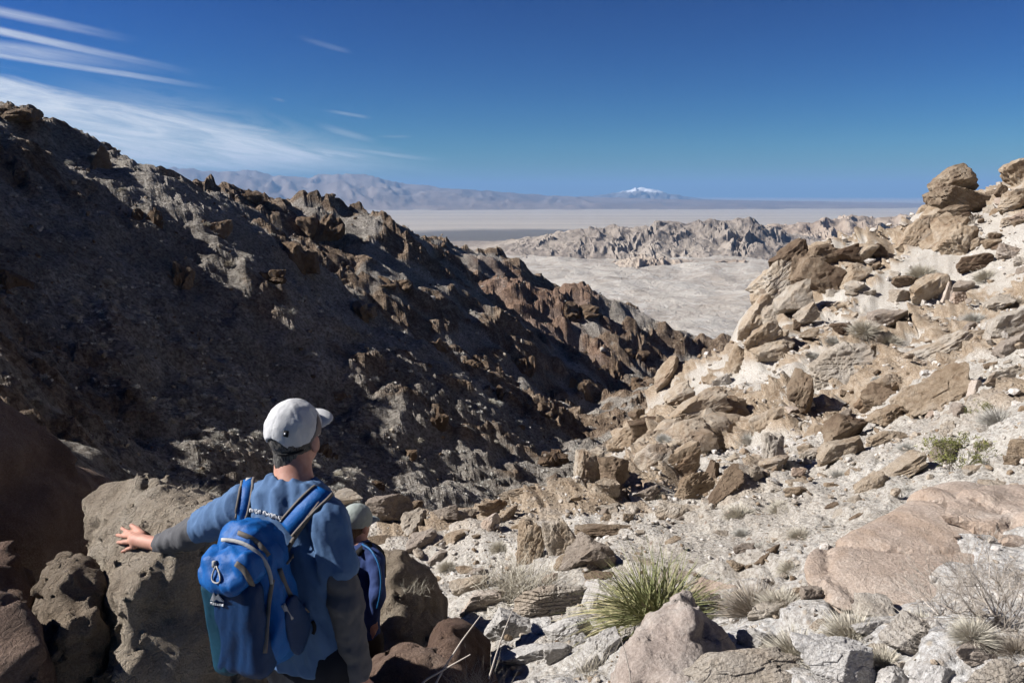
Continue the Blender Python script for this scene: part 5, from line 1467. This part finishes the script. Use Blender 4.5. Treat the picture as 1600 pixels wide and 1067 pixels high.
def head(fld, c, A, s=1.0, k=0.02, ears=True):
    r, f, u = A
    fld.ell(c + u * 0.02 * s, A, np.array([.076, .096, .098]) * s, k)
    fld.ell(c + f * 0.035 * s - u * 0.045 * s, A, np.array([.062, .070, .072]) * s, k)
    fld.ell(c + f * 0.066 * s - u * 0.088 * s, A, np.array([.034, .032, .026]) * s, k)      # chin
    fld.cap(c + f * 0.100 * s - u * 0.008 * s, c + f * 0.118 * s - u * 0.040 * s, 0.010 * s, 0.014 * s, 0.012)
    for e in (-1, 1):
        fld.ell(c + f * 0.092 * s + r * e * 0.032 * s - u * 0.004 * s, A, np.array([.016, .01, .011]) * s, 0.006, True)
        fld.ell(c + f * 0.086 * s + r * e * 0.032 * s - u * 0.004 * s, A, np.array([.012, .011, .010]) * s, 0.004)
        if ears:
            B = frame(math.atan2(f[0], f[1]) + e * 0.45)
            fld.ell(c + r * e * 0.086 * s - u * 0.018 * s - f * 0.004 * s, np.stack([B[0], B[1], u]), np.array([.009, .020, .033]) * s, 0.008)
    fld.cap(c + f * 0.096 * s - u * 0.066 * s - r * 0.02 * s, c + f * 0.096 * s - u * 0.066 * s + r * 0.02 * s, 0.007 * s, 0.007 * s, 0.006)
def hand(fld, wrist, palm, knuck, mids, tips, thumb, rad, k=0.006):
    fld.cap(wrist, palm, 0.026, 0.027, 0.02)
    for kn, md, tp, r in zip(knuck, mids, tips, rad):
        fld.cap(palm + (kn - palm) * 0.1, kn, 0.015, r * 1.25, 0.012)
        fld.cap(kn, md, r * 1.1, r, k); fld.cap(md, tp, r, r * 0.82, k)
    for (p, r1), (q, r2) in zip(thumb[:-1], thumb[1:]): fld.cap(p, q, r1, r2, 0.008)
def relaxed_hand(fld, wrist, d, out, curl, s=1.0):
    """hanging hand: d along the forearm, out = side of the thumb, curl = way the fingers bend"""
    side = unit(np.cross(d, out)) if False else out
    palm = wrist + d * 0.05 * s
    kn = [palm + d * 0.045 * s + side * o * s for o in (.030, .010, -.010, -.029)]
    ln = [.072, .08, .075, .06]
    md = [q + (d * 0.85 + curl * 0.5) * l * 0.55 * s for q, l in zip(kn, ln)]
    tp = [q + (d * 0.45 + curl * 0.85) * l * 0.5 * s for q, l in zip(md, ln)]
    th = [(wrist + d * 0.02 * s + side * 0.022 * s, .014 * s), (wrist + d * 0.06 * s + side * 0.045 * s + curl * 0.012 * s, .011 * s), (wrist + d * 0.098 * s + side * 0.048 * s + curl * 0.03 * s, .009 * s)]
    hand(fld, wrist, palm, kn, md, tp, th, [.0095 * s, .0098 * s, .0092 * s, .0082 * s])
def folds(scale, amp, dirv_, seed):
    dv = unit(dirv_)
    def fn(P):
        a = P @ dv
        Q = P + dv * 0
        Q = (P - a[:, None] * dv) / scale + (a / (scale * 3.5))[:, None] * dv
        n = perlin(Q, seed) + 0.5 * perlin(Q * 2.1 + 3, seed + 1)
        return amp * n + amp * 0.8 * (np.abs(perlin(Q * 0.8 + 7, seed + 2)) - 0.3)
    return fn

# ------------------------------------------------------------------ the front hiker
BY = R(26)                                   # body yaw to the right
BF = frame(BY); br, bfw, bup = BF
neck = px(459, 750, 2.60); LS = px(377, 790, 2.68); RS = px(515, 814, 2.50)
hc = px(460, 680, 2.635); HA = frame(R(18), R(-3), R(-2))
CA = frame(R(28), R(16), R(-5))
pel = px(484, 1012, 2.60)
foot_z = slope_h(np.array([-0.62]), np.array([2.5]))[0][0]
base = np.array([-0.66, 2.50, foot_z - 0.02])
el_l = px(300, 833, 2.90); wr_l = px(238, 856, 3.04)
el_r = px(540, 946, 2.50); wr_r = px(561, 1058, 2.53)
hip_l = pel - br * 0.095 - bup * 0.02; hip_r = pel + br * 0.095 - bup * 0.02
ank_l = base - br * 0.13 + bfw * 0.10 + bup * 0.10; ank_r = base + br * 0.13 - bfw * 0.06 + bup * 0.13
kne_l = (hip_l + ank_l) / 2 + bfw * 0.07; kne_r = (hip_r + ank_r) / 2 + bfw * 0.06
# where the hand meets the rock
from mathutils.bvhtree import BVHTree
rock_o = [o for o in bpy.data.objects if o.get('label', '').startswith('tall rough boulder under the hand')][0]
co = np.empty(len(rock_o.data.vertices) * 3, np.float32); rock_o.data.vertices.foreach_get('co', co)
bvh = BVHTree.FromPolygons([tuple(v) for v in co.reshape(-1, 3) + np.array(rock_o.location)], [tuple(p.vertices) for p in rock_o.data.polygons])
def on_rock(x, y, lift):
    ray = FWD + (x - W / 2) / F * RGT - (y - H / 2) / F * UPV
    h_ = bvh.ray_cast(Vector((0, 0, 0)), Vector(tuple(unit(ray))))
    if h_[0] is None: return px(x, y, 3.15)
    p = np.array(h_[0]); n = np.array(h_[1])
    if n @ ray > 0: n = -n
    return p + n * lift
palm = on_rock(222, 849, 0.030)
wr_l = on_rock(238, 861, 0.05)
kn = [on_rock(211, 836, 0.020), on_rock(206, 843, 0.020), on_rock(206, 851, 0.020), on_rock(211, 859, 0.019)]
tp = [on_rock(193, 825, 0.008), on_rock(186, 836, 0.008), on_rock(186, 849, 0.008), on_rock(193, 862, 0.008)]
md = [(a + b) / 2 + unit(-FWD) * 0.005 for a, b in zip(kn, tp)]
thb = [(on_rock(230, 842, 0.025), 0.015), (on_rock(219, 829, 0.018), 0.012), (on_rock(208, 822, 0.010), 0.0095)]

lo = np.minimum.reduce([base, wr_l, tp[0], tp[1], tp[2]]) - 0.25; hi = np.array([max(RS[0], wr_r[0]) + 0.22, max(neck[1], wr_l[1], tp[1][1]) + 0.25, hc[2] + 0.2])
bd = SDF(lo, hi, 0.0056)
head(bd, hc, HA, 0.94)
bd.cap(neck - bup * 0.02, hc - HA[2] * 0.07 - HA[1] * 0.012, 0.066, 0.057, 0.03)
bd.chain([(neck - bup * 0.09, .085), (pel + bup * 0.18, .10), (pel, .115)], 0.05, axes=(bfw, 0.6))
for S, E, Wp in ((LS, el_l, wr_l), (RS, el_r, wr_r)):
    bd.cap(neck - bup * 0.06, S - bup * 0.012, .04, .036, .04); bd.chain([(S - bup * 0.008, .038), (E, .034), (Wp, .027)], .02)
for Hp, K, An in ((hip_l, kne_l, ank_l), (hip_r, kne_r, ank_r)):
    bd.chain([(Hp, .085), (K, .058), (An, .042)], .03); bd.cap(An - bup * 0.03, An - bup * 0.06 + bfw * 0.14, .035, .03, .02)
hand(bd, wr_l, palm, kn, md, tp, thb, [.0088, .0092, .0088, .0078])
relaxed_hand(bd, wr_r, unit(wr_r - el_r), bfw, unit(-br * 0.4 + bfw * 0.5))
man = empty('person', base)
tag(man, 'person in white cap and blue shirt leaning one hand on the tall boulder', 'person')
part('body', bd, 'skin', man, base)
# hair
fl = SDF(hc - 0.16, hc + 0.16, 0.005)
fl.ell(hc + HA[2] * 0.012 - HA[1] * 0.006, HA, (.076, .094, .094), .01)
fl.ell(hc - HA[2] * 0.080 - HA[1] * 0.050, HA, (.038, .034, .035), .03)
fl.plane(hc + HA[1] * 0.018, HA[1]); fl.plane(hc - HA[2] * 0.108, -HA[2]); fl.plane(hc + HA[2] * 0.06, HA[2])
fl.rough(lambda P: 0.0035 * perlin(P / np.array([.010, .010, .035]), 5) + 0.002 * perlin(P / .006, 6), 0.012)
part('hair', fl, 'hair', man, base)
# cap with its brim, tag, strap and side panel, its shade painted in taupe
cc = hc + CA[2] * 0.030
fl = SDF(hc - 0.2, hc + 0.2, 0.0048)
fl.ell(cc, CA, (.085, .101, .094), .005)
pn = unit(CA[2] * -1 + CA[1] * -0.10)
fl.plane(cc - CA[2] * 0.032 - CA[1] * 0.0, pn)
fl.ell(cc - CA[1] * 0.104 - CA[2] * 0.034, CA, (.046, .07, .046), .006, True)
fl.rough(lambda P: 0.0035 * perlin(P / .04, 15) + 0.0025 * np.abs(perlin(P / np.array([.02, .02, .05]), 16)) + 0.0022 * (np.abs(np.sin(np.arctan2((P - cc) @ CA[0], (P - cc) @ CA[1]) * 3)) < 0.09), 0.02)
capo = part('cap', fl, 'cap', man, base)
fl = SDF(hc - 0.26, hc + 0.26, 0.005)
fl.ell(cc + CA[1] * 0.092 - CA[2] * 0.030, CA, (.072, .070, .028), .004); fl.ell(cc + CA[1] * 0.080 - CA[2] * 0.052, CA, (.10, .10, .034), .004, True)
part('brim', fl, 'cap', capo, base)
fl = SDF(hc - 0.2, hc + 0.2, 0.0048)
fl.ell(cc, CA, (.0868, .1028, .093), .005); fl.plane(cc - CA[2] * 0.034, pn)
capf = SDF(hc - 0.2, hc + 0.2, 0.005).ell(cc, CA, (.086, .102, .095), .005)
P1, P2, P3_ = capf.hit(494, 650, 2.2, 3.0), capf.hit(476, 700, 2.2, 3.0), capf.hit(490, 690, 2.2, 3.0)
nn_ = np.cross(P1 - cc, P2 - cc); nn_ = -nn_ if (P3_ - cc) @ nn_ > 0 else nn_
fl.plane(cc, nn_); fl.plane(cc + CA[1] * 0.06, CA[1])
part('side_panel_shade', fl, 'panel', capo, base)  # shaded side of the cap, the shade put into its colour
capf = SDF(hc - 0.2, hc + 0.2, 0.005).ell(cc, CA, (.086, .102, .095), .005)
q = capf.hit(446, 677, 2.2, 3.0)
qn = unit(q - cc); q = q + qn * 0.003
tg = ribbon([q - CA[0] * 0.0115, q + CA[0] * 0.0115], 0.020, 0.006, qn)
tago = part('tag', tg, 'black', capo, base)
q2 = q + qn * 0.003
part('tag_mark', ribbon([q2 - CA[0] * 0.003, q2 + CA[0] * 0.003], 0.006, 0.002, unit(q - cc)), 'white', tago, base)
pts = [cc + (CA[0] * math.sin(a) * 0.084 - CA[1] * math.cos(a) * 0.100) - CA[2] * (0.040 - 0.0 * a) for a in np.linspace(0.15, 1.1, 12)]
part('strap', ribbon(pts, 0.008, 0.004, [unit(p - cc) for p in pts]), 'black', capo, base)
# t-shirt
fl = SDF(np.minimum(LS, pel) - np.array([.32, .32, .25]), np.maximum(RS, neck) + np.array([.22, .42, .16]), 0.0066)
up_c = px(456, 812, 2.60); mid_c = px(468, 905, 2.585); wst = px(477, 975, 2.59)
fl.chain([(up_c, .158), (mid_c, .168), (wst, .158), (pel - bup * 0.015, .174)], .03, axes=(bfw, 0.66))
fl.cap(neck - bup * 0.05, LS, .060, .056, .05); fl.cap(neck - bup * 0.05, RS, .060, .056, .05)
fl.cap(LS, LS + (el_l - LS) * 0.70, .060, .062, .03); fl.cap(RS, RS + (el_r - RS) * 0.52, .060, .066, .03)
fl.cap(neck - bup * 0.035 - bfw * 0.01, neck - bup * 0.035 - bfw * 0.01, .077, .077, .03, axes=(bup, 0.5))
fl.plane(pel - bup * 0.055, (0, 0, -1)) if False else None
# open hems and neckline
fl.rough(folds(.05, .012, br * 0.35 - bup + bfw * 0.1, 21), 0.04)
fl.rough(folds(.026, .003, br * 0.8 - bup, 23), 0.03)
fl.rough(lambda P: 0.008 * np.exp(-((P - (neck - bup * 0.05)) ** 2).sum(1) / 0.014) * perlin(P / np.array([.03, .03, .07]), 31), 0.03)
fl.plane(pel - bup * 0.03, -bup)
fl.cap(neck - bup * 0.015 + bfw * 0.01, neck + bup * 0.2, .061, .085, .008, True)
part('t_shirt', fl, 'shirt', man, base)
shirt_f = fl
for nm, S, E, Wp, a0 in (('undersleeve', LS, el_l, wr_l, 0.5), ('undersleeve', RS, el_r, wr_r, 0.47)):
    fl = SDF(np.minimum.reduce([S, E, Wp]) - .12, np.maximum.reduce([S, E, Wp]) + .12, 0.0065)
    p0 = S + (E - S) * a0
    fl.chain([(p0, .055), (E, .054), (Wp - unit(Wp - E) * 0.012, .042)], .02)
    fl.plane(Wp - unit(Wp - E) * 0.004, unit(Wp - E))
    fl.rough(folds(.04, .0065, np.cross(unit(Wp - E), (0.3, 0.5, 1)), 41), 0.025)
    part(nm, fl, 'grey', man, base)
# trousers, belt, boots
fl = SDF(np.minimum.reduce([ank_l, ank_r, pel]) - .2, np.maximum.reduce([ank_l, ank_r, pel]) + .25, 0.013)
fl.cap(pel - bup * 0.01, pel - bup * 0.05, .140, .150, .03, axes=(bfw, 0.62))
for Hp, K, An in ((hip_l, kne_l, ank_l), (hip_r, kne_r, ank_r)): fl.chain([(Hp, .10), (K, .078), (An, .066)], .04)
fl.rough(folds(.07, .006, (0, 0, 1), 51), 0.03)
part('trousers', fl, 'pants', man, base)
for An in (ank_l, ank_r):
    fl = SDF(An - .25, An + .25, 0.011)
    fl.cap(An + bup * 0.03, An - bup * 0.05, .052, .055, .02); fl.cap(An - bup * 0.06 - bfw * 0.04, An - bup * 0.065 + bfw * 0.16, .048, .044, .03)
    part('boot', fl, 'boot', man, base)
part('belt', ribbon([pel + bup * 0.0 + (br * math.sin(a) * 0.150 + bfw * math.cos(a) * 0.10) for a in np.linspace(0, 2 * math.pi, 40)], 0.03, 0.006, [br * math.sin(a) + bfw * math.cos(a) * 1.4 for a in np.linspace(0, 2 * math.pi, 40)]), 'black', man, base)
# printed lettering on the shoulders of the shirt
V = []; Fc = []; off = 0
gl = np.random.default_rng(4)
for x0, x1, y0, y1, hp, n in ((390, 408, 797, 800, 6, 4), (411, 447, 801, 813, 7, 7)):
    for k in range(n):
        fx = (k + 0.5) / n; cx = x0 + (x1 - x0) * fx; cy = y0 + (y1 - y0) * fx
        ww = (x1 - x0) / n
        strokes = [((-.35, -.5), (-.35, .5)), ((.3, -.5), (.3, .5))] + [[((-.35, -.5), (.3, -.5))], [((-.35, 0), (.3, 0))], [((-.35, .5), (.3, .5)), ((-.35, -.5), (.3, -.5))]][k % 3]
        for (a, b), (c_, d_) in strokes:
            P = [shirt_f.hit(cx + ww * (a + (c_ - a) * s), cy + hp * (b + (d_ - b) * s) * 0.8, 2.2, 3.0, 0.003) for s in (0, .5, 1)]
            if any(p is None for p in P): continue
            v, f = ribbon(P, 0.0042, 0.0025, -FWD)
            V.append(v); Fc.append(f + off); off += len(v)
part('lettering', (np.concatenate(V), np.concatenate(Fc)), 'white', man, base)

# ------------------------------------------------------------------ the day pack
PA = np.stack([br, -bfw, bup])
tilt = R(7)
PA = np.stack([br * math.cos(tilt) + bup * math.sin(tilt), -bfw, bup * math.cos(tilt) - br * math.sin(tilt)])
pu, pb, pw = PA
pc = px(399, 915, 2.39)
lo, hi = pc - 0.42, pc + 0.42
pk = empty('backpack', pc - pw * 0.24)
pbase = pc - pw * 0.24
tag(pk, 'bright blue backpack with dark panels worn by the front hiker', 'backpack')
fp = SDF(lo, hi, 0.0066)
fp.box(pc - pw * 0.03 , PA, (.110, .085, .19), .07, .01, taper=0.10)
fp.ell(pc - pw * 0.13, PA, (.114, .092, .10), .05)
fp.box(pc + pw * 0.140 - pb * 0.01 - pu * 0.01, PA, (.080, .066, .060), .05, .05)
fp.rough(folds(.05, .010, pw + 0.4 * pu, 61), 0.035)
mainp = part('main_compartment', fp, 'pack', pk, pbase)
fq = SDF(lo, hi, 0.0062)
fq.box(pc + pb * 0.085 - pw * 0.085 + pu * 0.005, PA, (.098, .040, .145), .035, .01, taper=0.06)
fq.rough(folds(.05, .007, pw + 0.3 * pu, 63), 0.03)
fpock = part('front_pocket', fq, 'navy', pk, pbase)
fl = SDF(lo, hi, 0.0062)
fl.box(pc + pb * 0.080 - pw * 0.085 - pu * 0.055, PA, (.046, .048, .150), .03, .01)
fl.rough(folds(.05, .003, pw, 64), 0.03)
ftl = fl
part('teal_panel', fl, 'teal', pk, pbase)
fl = SDF(lo, hi, 0.0062)
fl.box(pc + pb * 0.060 + pw * 0.095, PA, (.102, .058, .050), .04, .01)
fl.ell(pc + pb * 0.10 + pw * 0.06, PA, (.085, .045, .035), .03)
fl.rough(folds(.04, .010, pw - 0.5 * pu, 66), 0.03)
lidf = fl
lid = part('lid', fl, 'pack', pk, pbase)
fl = SDF(lo, hi, 0.0062)
fl.ell(pc + pu * 0.122 - pw * 0.12 - pb * 0.02, PA, (.012, .05, .09), .02)
fl.rough(folds(.05, .005, pw, 68), 0.03)
part('side_pocket', fl, 'navy', pk, pbase)
fl = SDF(lo, hi, 0.0062)
fl.ell(pc - pu * 0.122 - pw * 0.10 + pb * 0.0, PA, (.028, .085, .14), .02)
part('side_pocket', fl, 'pack', pk, pbase)
allp = SDF(lo, hi, 0.0055)
for s_ in (fp, fq, ftl, lidf):
    pass
allp.f = fp.f.copy()
def pack_hit(x, y, lift):
    best = None
    for s_ in (fp, fq, ftl, lidf):
        h_ = s_.hit(x, y, 2.0, 3.0, lift)
        if h_ is not None and (best is None or h_ @ FWD < best @ FWD): best = h_
    if best is None:
        best = shirt_f.hit(x, y, 2.0, 3.0, lift)
    return best
def pack_band(name, pix, width, mat, parent, n=14, thick=0.004, lift=0.004):
    P = [pack_hit(x, y, lift) for x, y in resample(np.array(pix, float), n)]
    P = [p for p in P if p is not None]
    if len(P) < 3: return None
    P = resample(np.array(P), n)
    return part(name, ribbon(P, width, thick, -FWD + UPV * 0.15), mat, parent, pbase)
pack_band('zip', [(346, 843), (362, 842), (382, 848), (402, 860), (416, 876), (424, 898), (425, 915)], 0.011, 'light', lid)
pack_band('zip', [(372, 832), (388, 838), (402, 846), (420, 868)], 0.014, 'tape', mainp)
pack_band('webbing', [(368, 880), (380, 888), (388, 902), (394, 914)], 0.016, 'tape', lid)
pack_band('webbing', [(426, 905), (420, 940), (417, 980), (414, 1020)], 0.012, 'tape', mainp)
pack_band('webbing', [(436, 888), (444, 912), (452, 930), (466, 946), (480, 956)], 0.016, 'tape', mainp)
pack_band('buckle', [(442, 944), (448, 955), (456, 967)], 0.012, 'light', mainp, 5, 0.008)
pack_band('buckle', [(488, 970), (492, 975), (494, 984), (489, 990)], 0.010, 'black', mainp, 6, 0.006)
pack_band('webbing', [(458, 868), (452, 872), (447, 880)], 0.012, 'tape', mainp, 5)
# bungee loop with its toggle
P = resample(np.array([p for p in [pack_hit(x, y, 0.006) for x, y in [(337, 884), (332, 895), (330, 906), (337, 912), (345, 909), (343, 895), (338, 884)]] if p is not None]), 18)
bung = part('bungee_cord', ribbon(P, 0.004, 0.004, -FWD), 'light', fpock, pbase)
p0 = pack_hit(335, 881, 0.006)
part('toggle', ribbon([p0 - UPV * 0.009, p0, p0 + UPV * 0.009], 0.012, 0.012, -FWD), 'light', bung, pbase)
# white mountain emblem with a line of small print
def flat_poly(pix, lift=0.006):
    P = np.array([pack_hit(x, y, lift) for x, y in pix]); P = P - FWD * 0.002
    n = len(P); c = P.mean(0)
    V = np.concatenate([P, P + FWD * 0.004])
    f = [list(range(n))] ; tri = []
    return V, P
def emblem_mesh(polys):
    me = bpy.data.meshes.new('emblem'); V = []; Fc = []
    for pix in polys:
        P = [pack_hit(x, y, 0.007) for x, y in pix]
        if any(p is None for p in P): continue
        P = np.array(P)
        o_ = len(V); n = len(P)
        V += [tuple(p - pbase) for p in P] + [tuple(p + FWD * 0.006 - pbase) for p in P]
        Fc.append([o_ + i for i in range(n)]); Fc += [[o_ + i, o_ + (i + 1) % n, o_ + n + (i + 1) % n, o_ + n + i] for i in range(n)]
    me.from_pydata(V, [], Fc); me.update()
    return me
emb = emblem_mesh([[(328, 938), (333, 926), (336, 932), (340, 929), (349, 940), (342, 939), (338, 936), (334, 939)]] + [[(328 + k * 3.6, 941 + k * 0.5), (330.6 + k * 3.6, 941.4 + k * .5), (330.6 + k * 3.6, 944.4 + k * .5), (328 + k * 3.6, 944 + k * .5)] for k in range(6)])
obj('emblem', emb, CM['white'], fpock)
# shoulder straps
def strap(pix, w, name):
    P = [shirt_f.hit(x, y, 2.0, 3.2, 0.010) for x, y in resample(np.array(pix, float), 16)]
    P = resample(np.array([p for p in P if p is not None]), 18)
    v, f = ribbon(P, w, 0.012, -FWD + UPV * 0.5)
    s = part(name, (v, f), 'pack', pk, pbase)
    for sgn in (-1, 1):
        E = []
        for i in range(len(P)):
            t_ = unit(P[min(i + 1, len(P) - 1)] - P[max(i - 1, 0)]); sd = unit(np.cross(t_, -FWD + UPV * 0.5))
            E.append(P[i] + sd * sgn * w * 0.5 + (-FWD + UPV * 0.4) * 0.003)
        part('edging', ribbon(E, 0.008, 0.011, -FWD + UPV * 0.5), 'tape', s, pbase)
    return s
strap([(389, 745), (386, 760), (383, 780), (379, 800), (376, 815)], 0.040, 'shoulder_strap')
strap([(506, 766), (492, 778), (475, 795), (460, 812), (448, 826)], 0.062, 'shoulder_strap')
P = [shirt_f.hit(x, y, 2.0, 3.2, 0.008) for x, y in resample(np.array([(500, 785), (480, 810), (462, 835), (448, 860), (438, 885)], float), 12)]
part('webbing', ribbon(resample([p for p in P if p is not None], 12), 0.014, 0.004, -FWD), 'tape', pk, pbase)
P = [shirt_f.hit(x, y, 2.0, 3.2, 0.010) for x, y in [(392, 742), (390, 748), (388, 754)]]
P = [p for p in P if p is not None]
if len(P) > 1: part('ladder_lock', ribbon(P, 0.022, 0.012, -FWD + UPV), 'light', pk, pbase)

# ------------------------------------------------------------------ the second hiker
Y2 = R(30)
B2 = frame(Y2); r2, f2, u2 = B2
hc2 = px(556, 817, 5.22); HA2 = frame(R(35), R(-8))
nk2 = px(560, 846, 5.20); RS2 = px(587, 876, 5.12); LS2 = px(524, 868, 5.36); pl2 = px(560, 995, 5.22)
fz2 = slope_h(np.array([-0.98]), np.array([4.95]))[0][0]
base2 = np.array([pl2[0], pl2[1], fz2 - 0.02])
el2 = px(590, 930, 5.02); wr2 = px(583, 966, 5.12)
ell2 = px(512, 930, 5.40); wrl2 = px(516, 990, 5.30)
an2 = [base2 - r2 * .11 + u2 * .10 + f2 * .05, base2 + r2 * .11 + u2 * .10 - f2 * .04]; hp2 = [pl2 - r2 * .085, pl2 + r2 * .085]
kn2 = [(a + b) / 2 + f2 * .05 for a, b in zip(an2, hp2)]
bd = SDF(np.minimum.reduce([base2, LS2, ell2, pl2]) - .3, np.maximum.reduce([hc2, RS2, el2]) + .26, 0.009)
head(bd, hc2, HA2, 1.02)
bd.cap(nk2 - u2 * .02, hc2 - u2 * .07, .055, .05, .03)
bd.chain([(nk2 - u2 * .07, .09), (pl2 + u2 * .2, .10), (pl2, .115)], .05, axes=(f2, .72))
for S, E, Wp in ((LS2, ell2, wrl2), (RS2, el2, wr2)): bd.cap(nk2 - u2 * .05, S, .045, .05, .04); bd.chain([(S, .048), (E, .038), (Wp, .025)], .02)
for Hp, K, An in zip(hp2, kn2, an2): bd.chain([(Hp, .08), (K, .055), (An, .04)], .03); bd.cap(An - u2 * .03, An - u2 * .06 + f2 * .13, .033, .028, .02)
relaxed_hand(bd, wr2, unit(px(578, 990, 5.10) - wr2), unit(r2 * 0.8 + f2 * 0.3), unit(-r2 * 0.5 - u2 * 0.2 + f2 * .2), 0.92)
relaxed_hand(bd, wrl2, unit(wrl2 - ell2), f2, r2, 0.92)
wom = empty('person', base2)
tag(wom, 'person in sage cap and navy shirt standing lower down behind the front hiker', 'person')
part('body', bd, 'skin', wom, base2)
fl = SDF(hc2 - .2, hc2 + .2, .006); fl.ell(hc2 + HA2[2] * .008 - HA2[1] * .008, HA2, (.082, .098, .105), .01); fl.ell(hc2 - HA2[2] * .10 - HA2[1] * .06, HA2, (.05, .035, .05), .03); fl.plane(hc2 + HA2[1] * .03, HA2[1])
fl.rough(lambda P: .004 * perlin(P / np.array([.012, .012, .04]), 75), .012)
part('hair', fl, 'hair2', wom, base2)
cc2 = hc2 + HA2[2] * .025
fl = SDF(hc2 - .25, hc2 + .25, .005); fl.ell(cc2, HA2, (.098, .115, .106), .005); fl.plane(cc2 - HA2[2] * .035, -HA2[2]); fl.rough(lambda P: .002 * perlin(P / .03, 77), .02)
cp2 = part('cap', fl, 'cap2', wom, base2)
fl = SDF(hc2 - .26, hc2 + .26, .005); fl.ell(cc2 + HA2[1] * .115 - HA2[2] * .032, HA2, (.08, .085, .028), .004); fl.ell(cc2 + HA2[1] * .105 - HA2[2] * .046, HA2, (.10, .11, .034), .004, True)
part('brim', fl, 'cap2', cp2, base2)
fl = SDF(np.minimum.reduce([LS2, ell2, wrl2, pl2]) - .2, np.maximum.reduce([nk2, RS2, el2]) + .2, .01)
fl.chain([(nk2 - u2 * .13, .155), (pl2 + u2 * .22, .158), (pl2 + u2 * .02, .165)], .03, axes=(f2, .68))
for S, E, Wp in ((LS2, ell2, wrl2), (RS2, el2, wr2)): fl.cap(nk2 - u2 * .05, S, .052, .056, .05); fl.chain([(S, .058), (E, .047), (Wp - unit(Wp - E) * .015, .034)], .02)
fl.rough(folds(.05, .006, u2 + .4 * r2, 81), .03)
sh2 = fl
part('shirt', fl, 'navyshirt', wom, base2)
fl = SDF(np.minimum.reduce(an2) - .15, np.maximum(pl2, np.maximum.reduce(hp2)) + .2, .013)
fl.cap(pl2 + u2 * .03, pl2 - u2 * .03, .145, .152, .03, axes=(f2, .7))
for Hp, K, An in zip(hp2, kn2, an2): fl.chain([(Hp, .092), (K, .07), (An, .06)], .04)
fl.rough(folds(.06, .005, (0, 0, 1), 83), .03)
part('trousers', fl, 'brownpants', wom, base2)
for An in an2:
    fl = SDF(An - .22, An + .22, .011); fl.cap(An + u2 * .03, An - u2 * .05, .048, .05, .02); fl.cap(An - u2 * .06 - f2 * .03, An - u2 * .065 + f2 * .14, .044, .04, .03)
    part('boot', fl, 'boot', wom, base2)
P = resample([px(566, 850, 5.14), px(580, 858, 5.06), px(592, 880, 5.0), px(596, 905, 4.98), px(594, 930, 4.97), px(589, 950, 4.99)], 20)
hyd = empty('hydration_pack', nk2 - u2 * 0.45)
tag(hyd, 'small dark hydration pack with a blue drinking tube on the second hiker', 'backpack')
hb = np.array(hyd.location)
fl = SDF(pl2 - .35, nk2 + .35, .01)
A2 = np.stack([r2, -f2, u2])
fl.box(nk2 - u2 * .24 - f2 * .16, A2, (.11, .055, .17), .045, .01)
part('main_compartment', fl, 'black', hyd, hb)
part('drinking_tube', ribbon(P, .011, .011, -FWD), 'tube', hyd, hb)
part('shoulder_strap', ribbon(resample([nk2 - u2 * .03 + r2 * .07 - f2 * .10, nk2 + r2 * .09 + u2 * .015, nk2 - u2 * .08 + r2 * .11 + f2 * .11, nk2 - u2 * .25 + r2 * .14 + f2 * .07], 14), .045, .01, r2 * .6 + u2), 'black', hyd, hb)
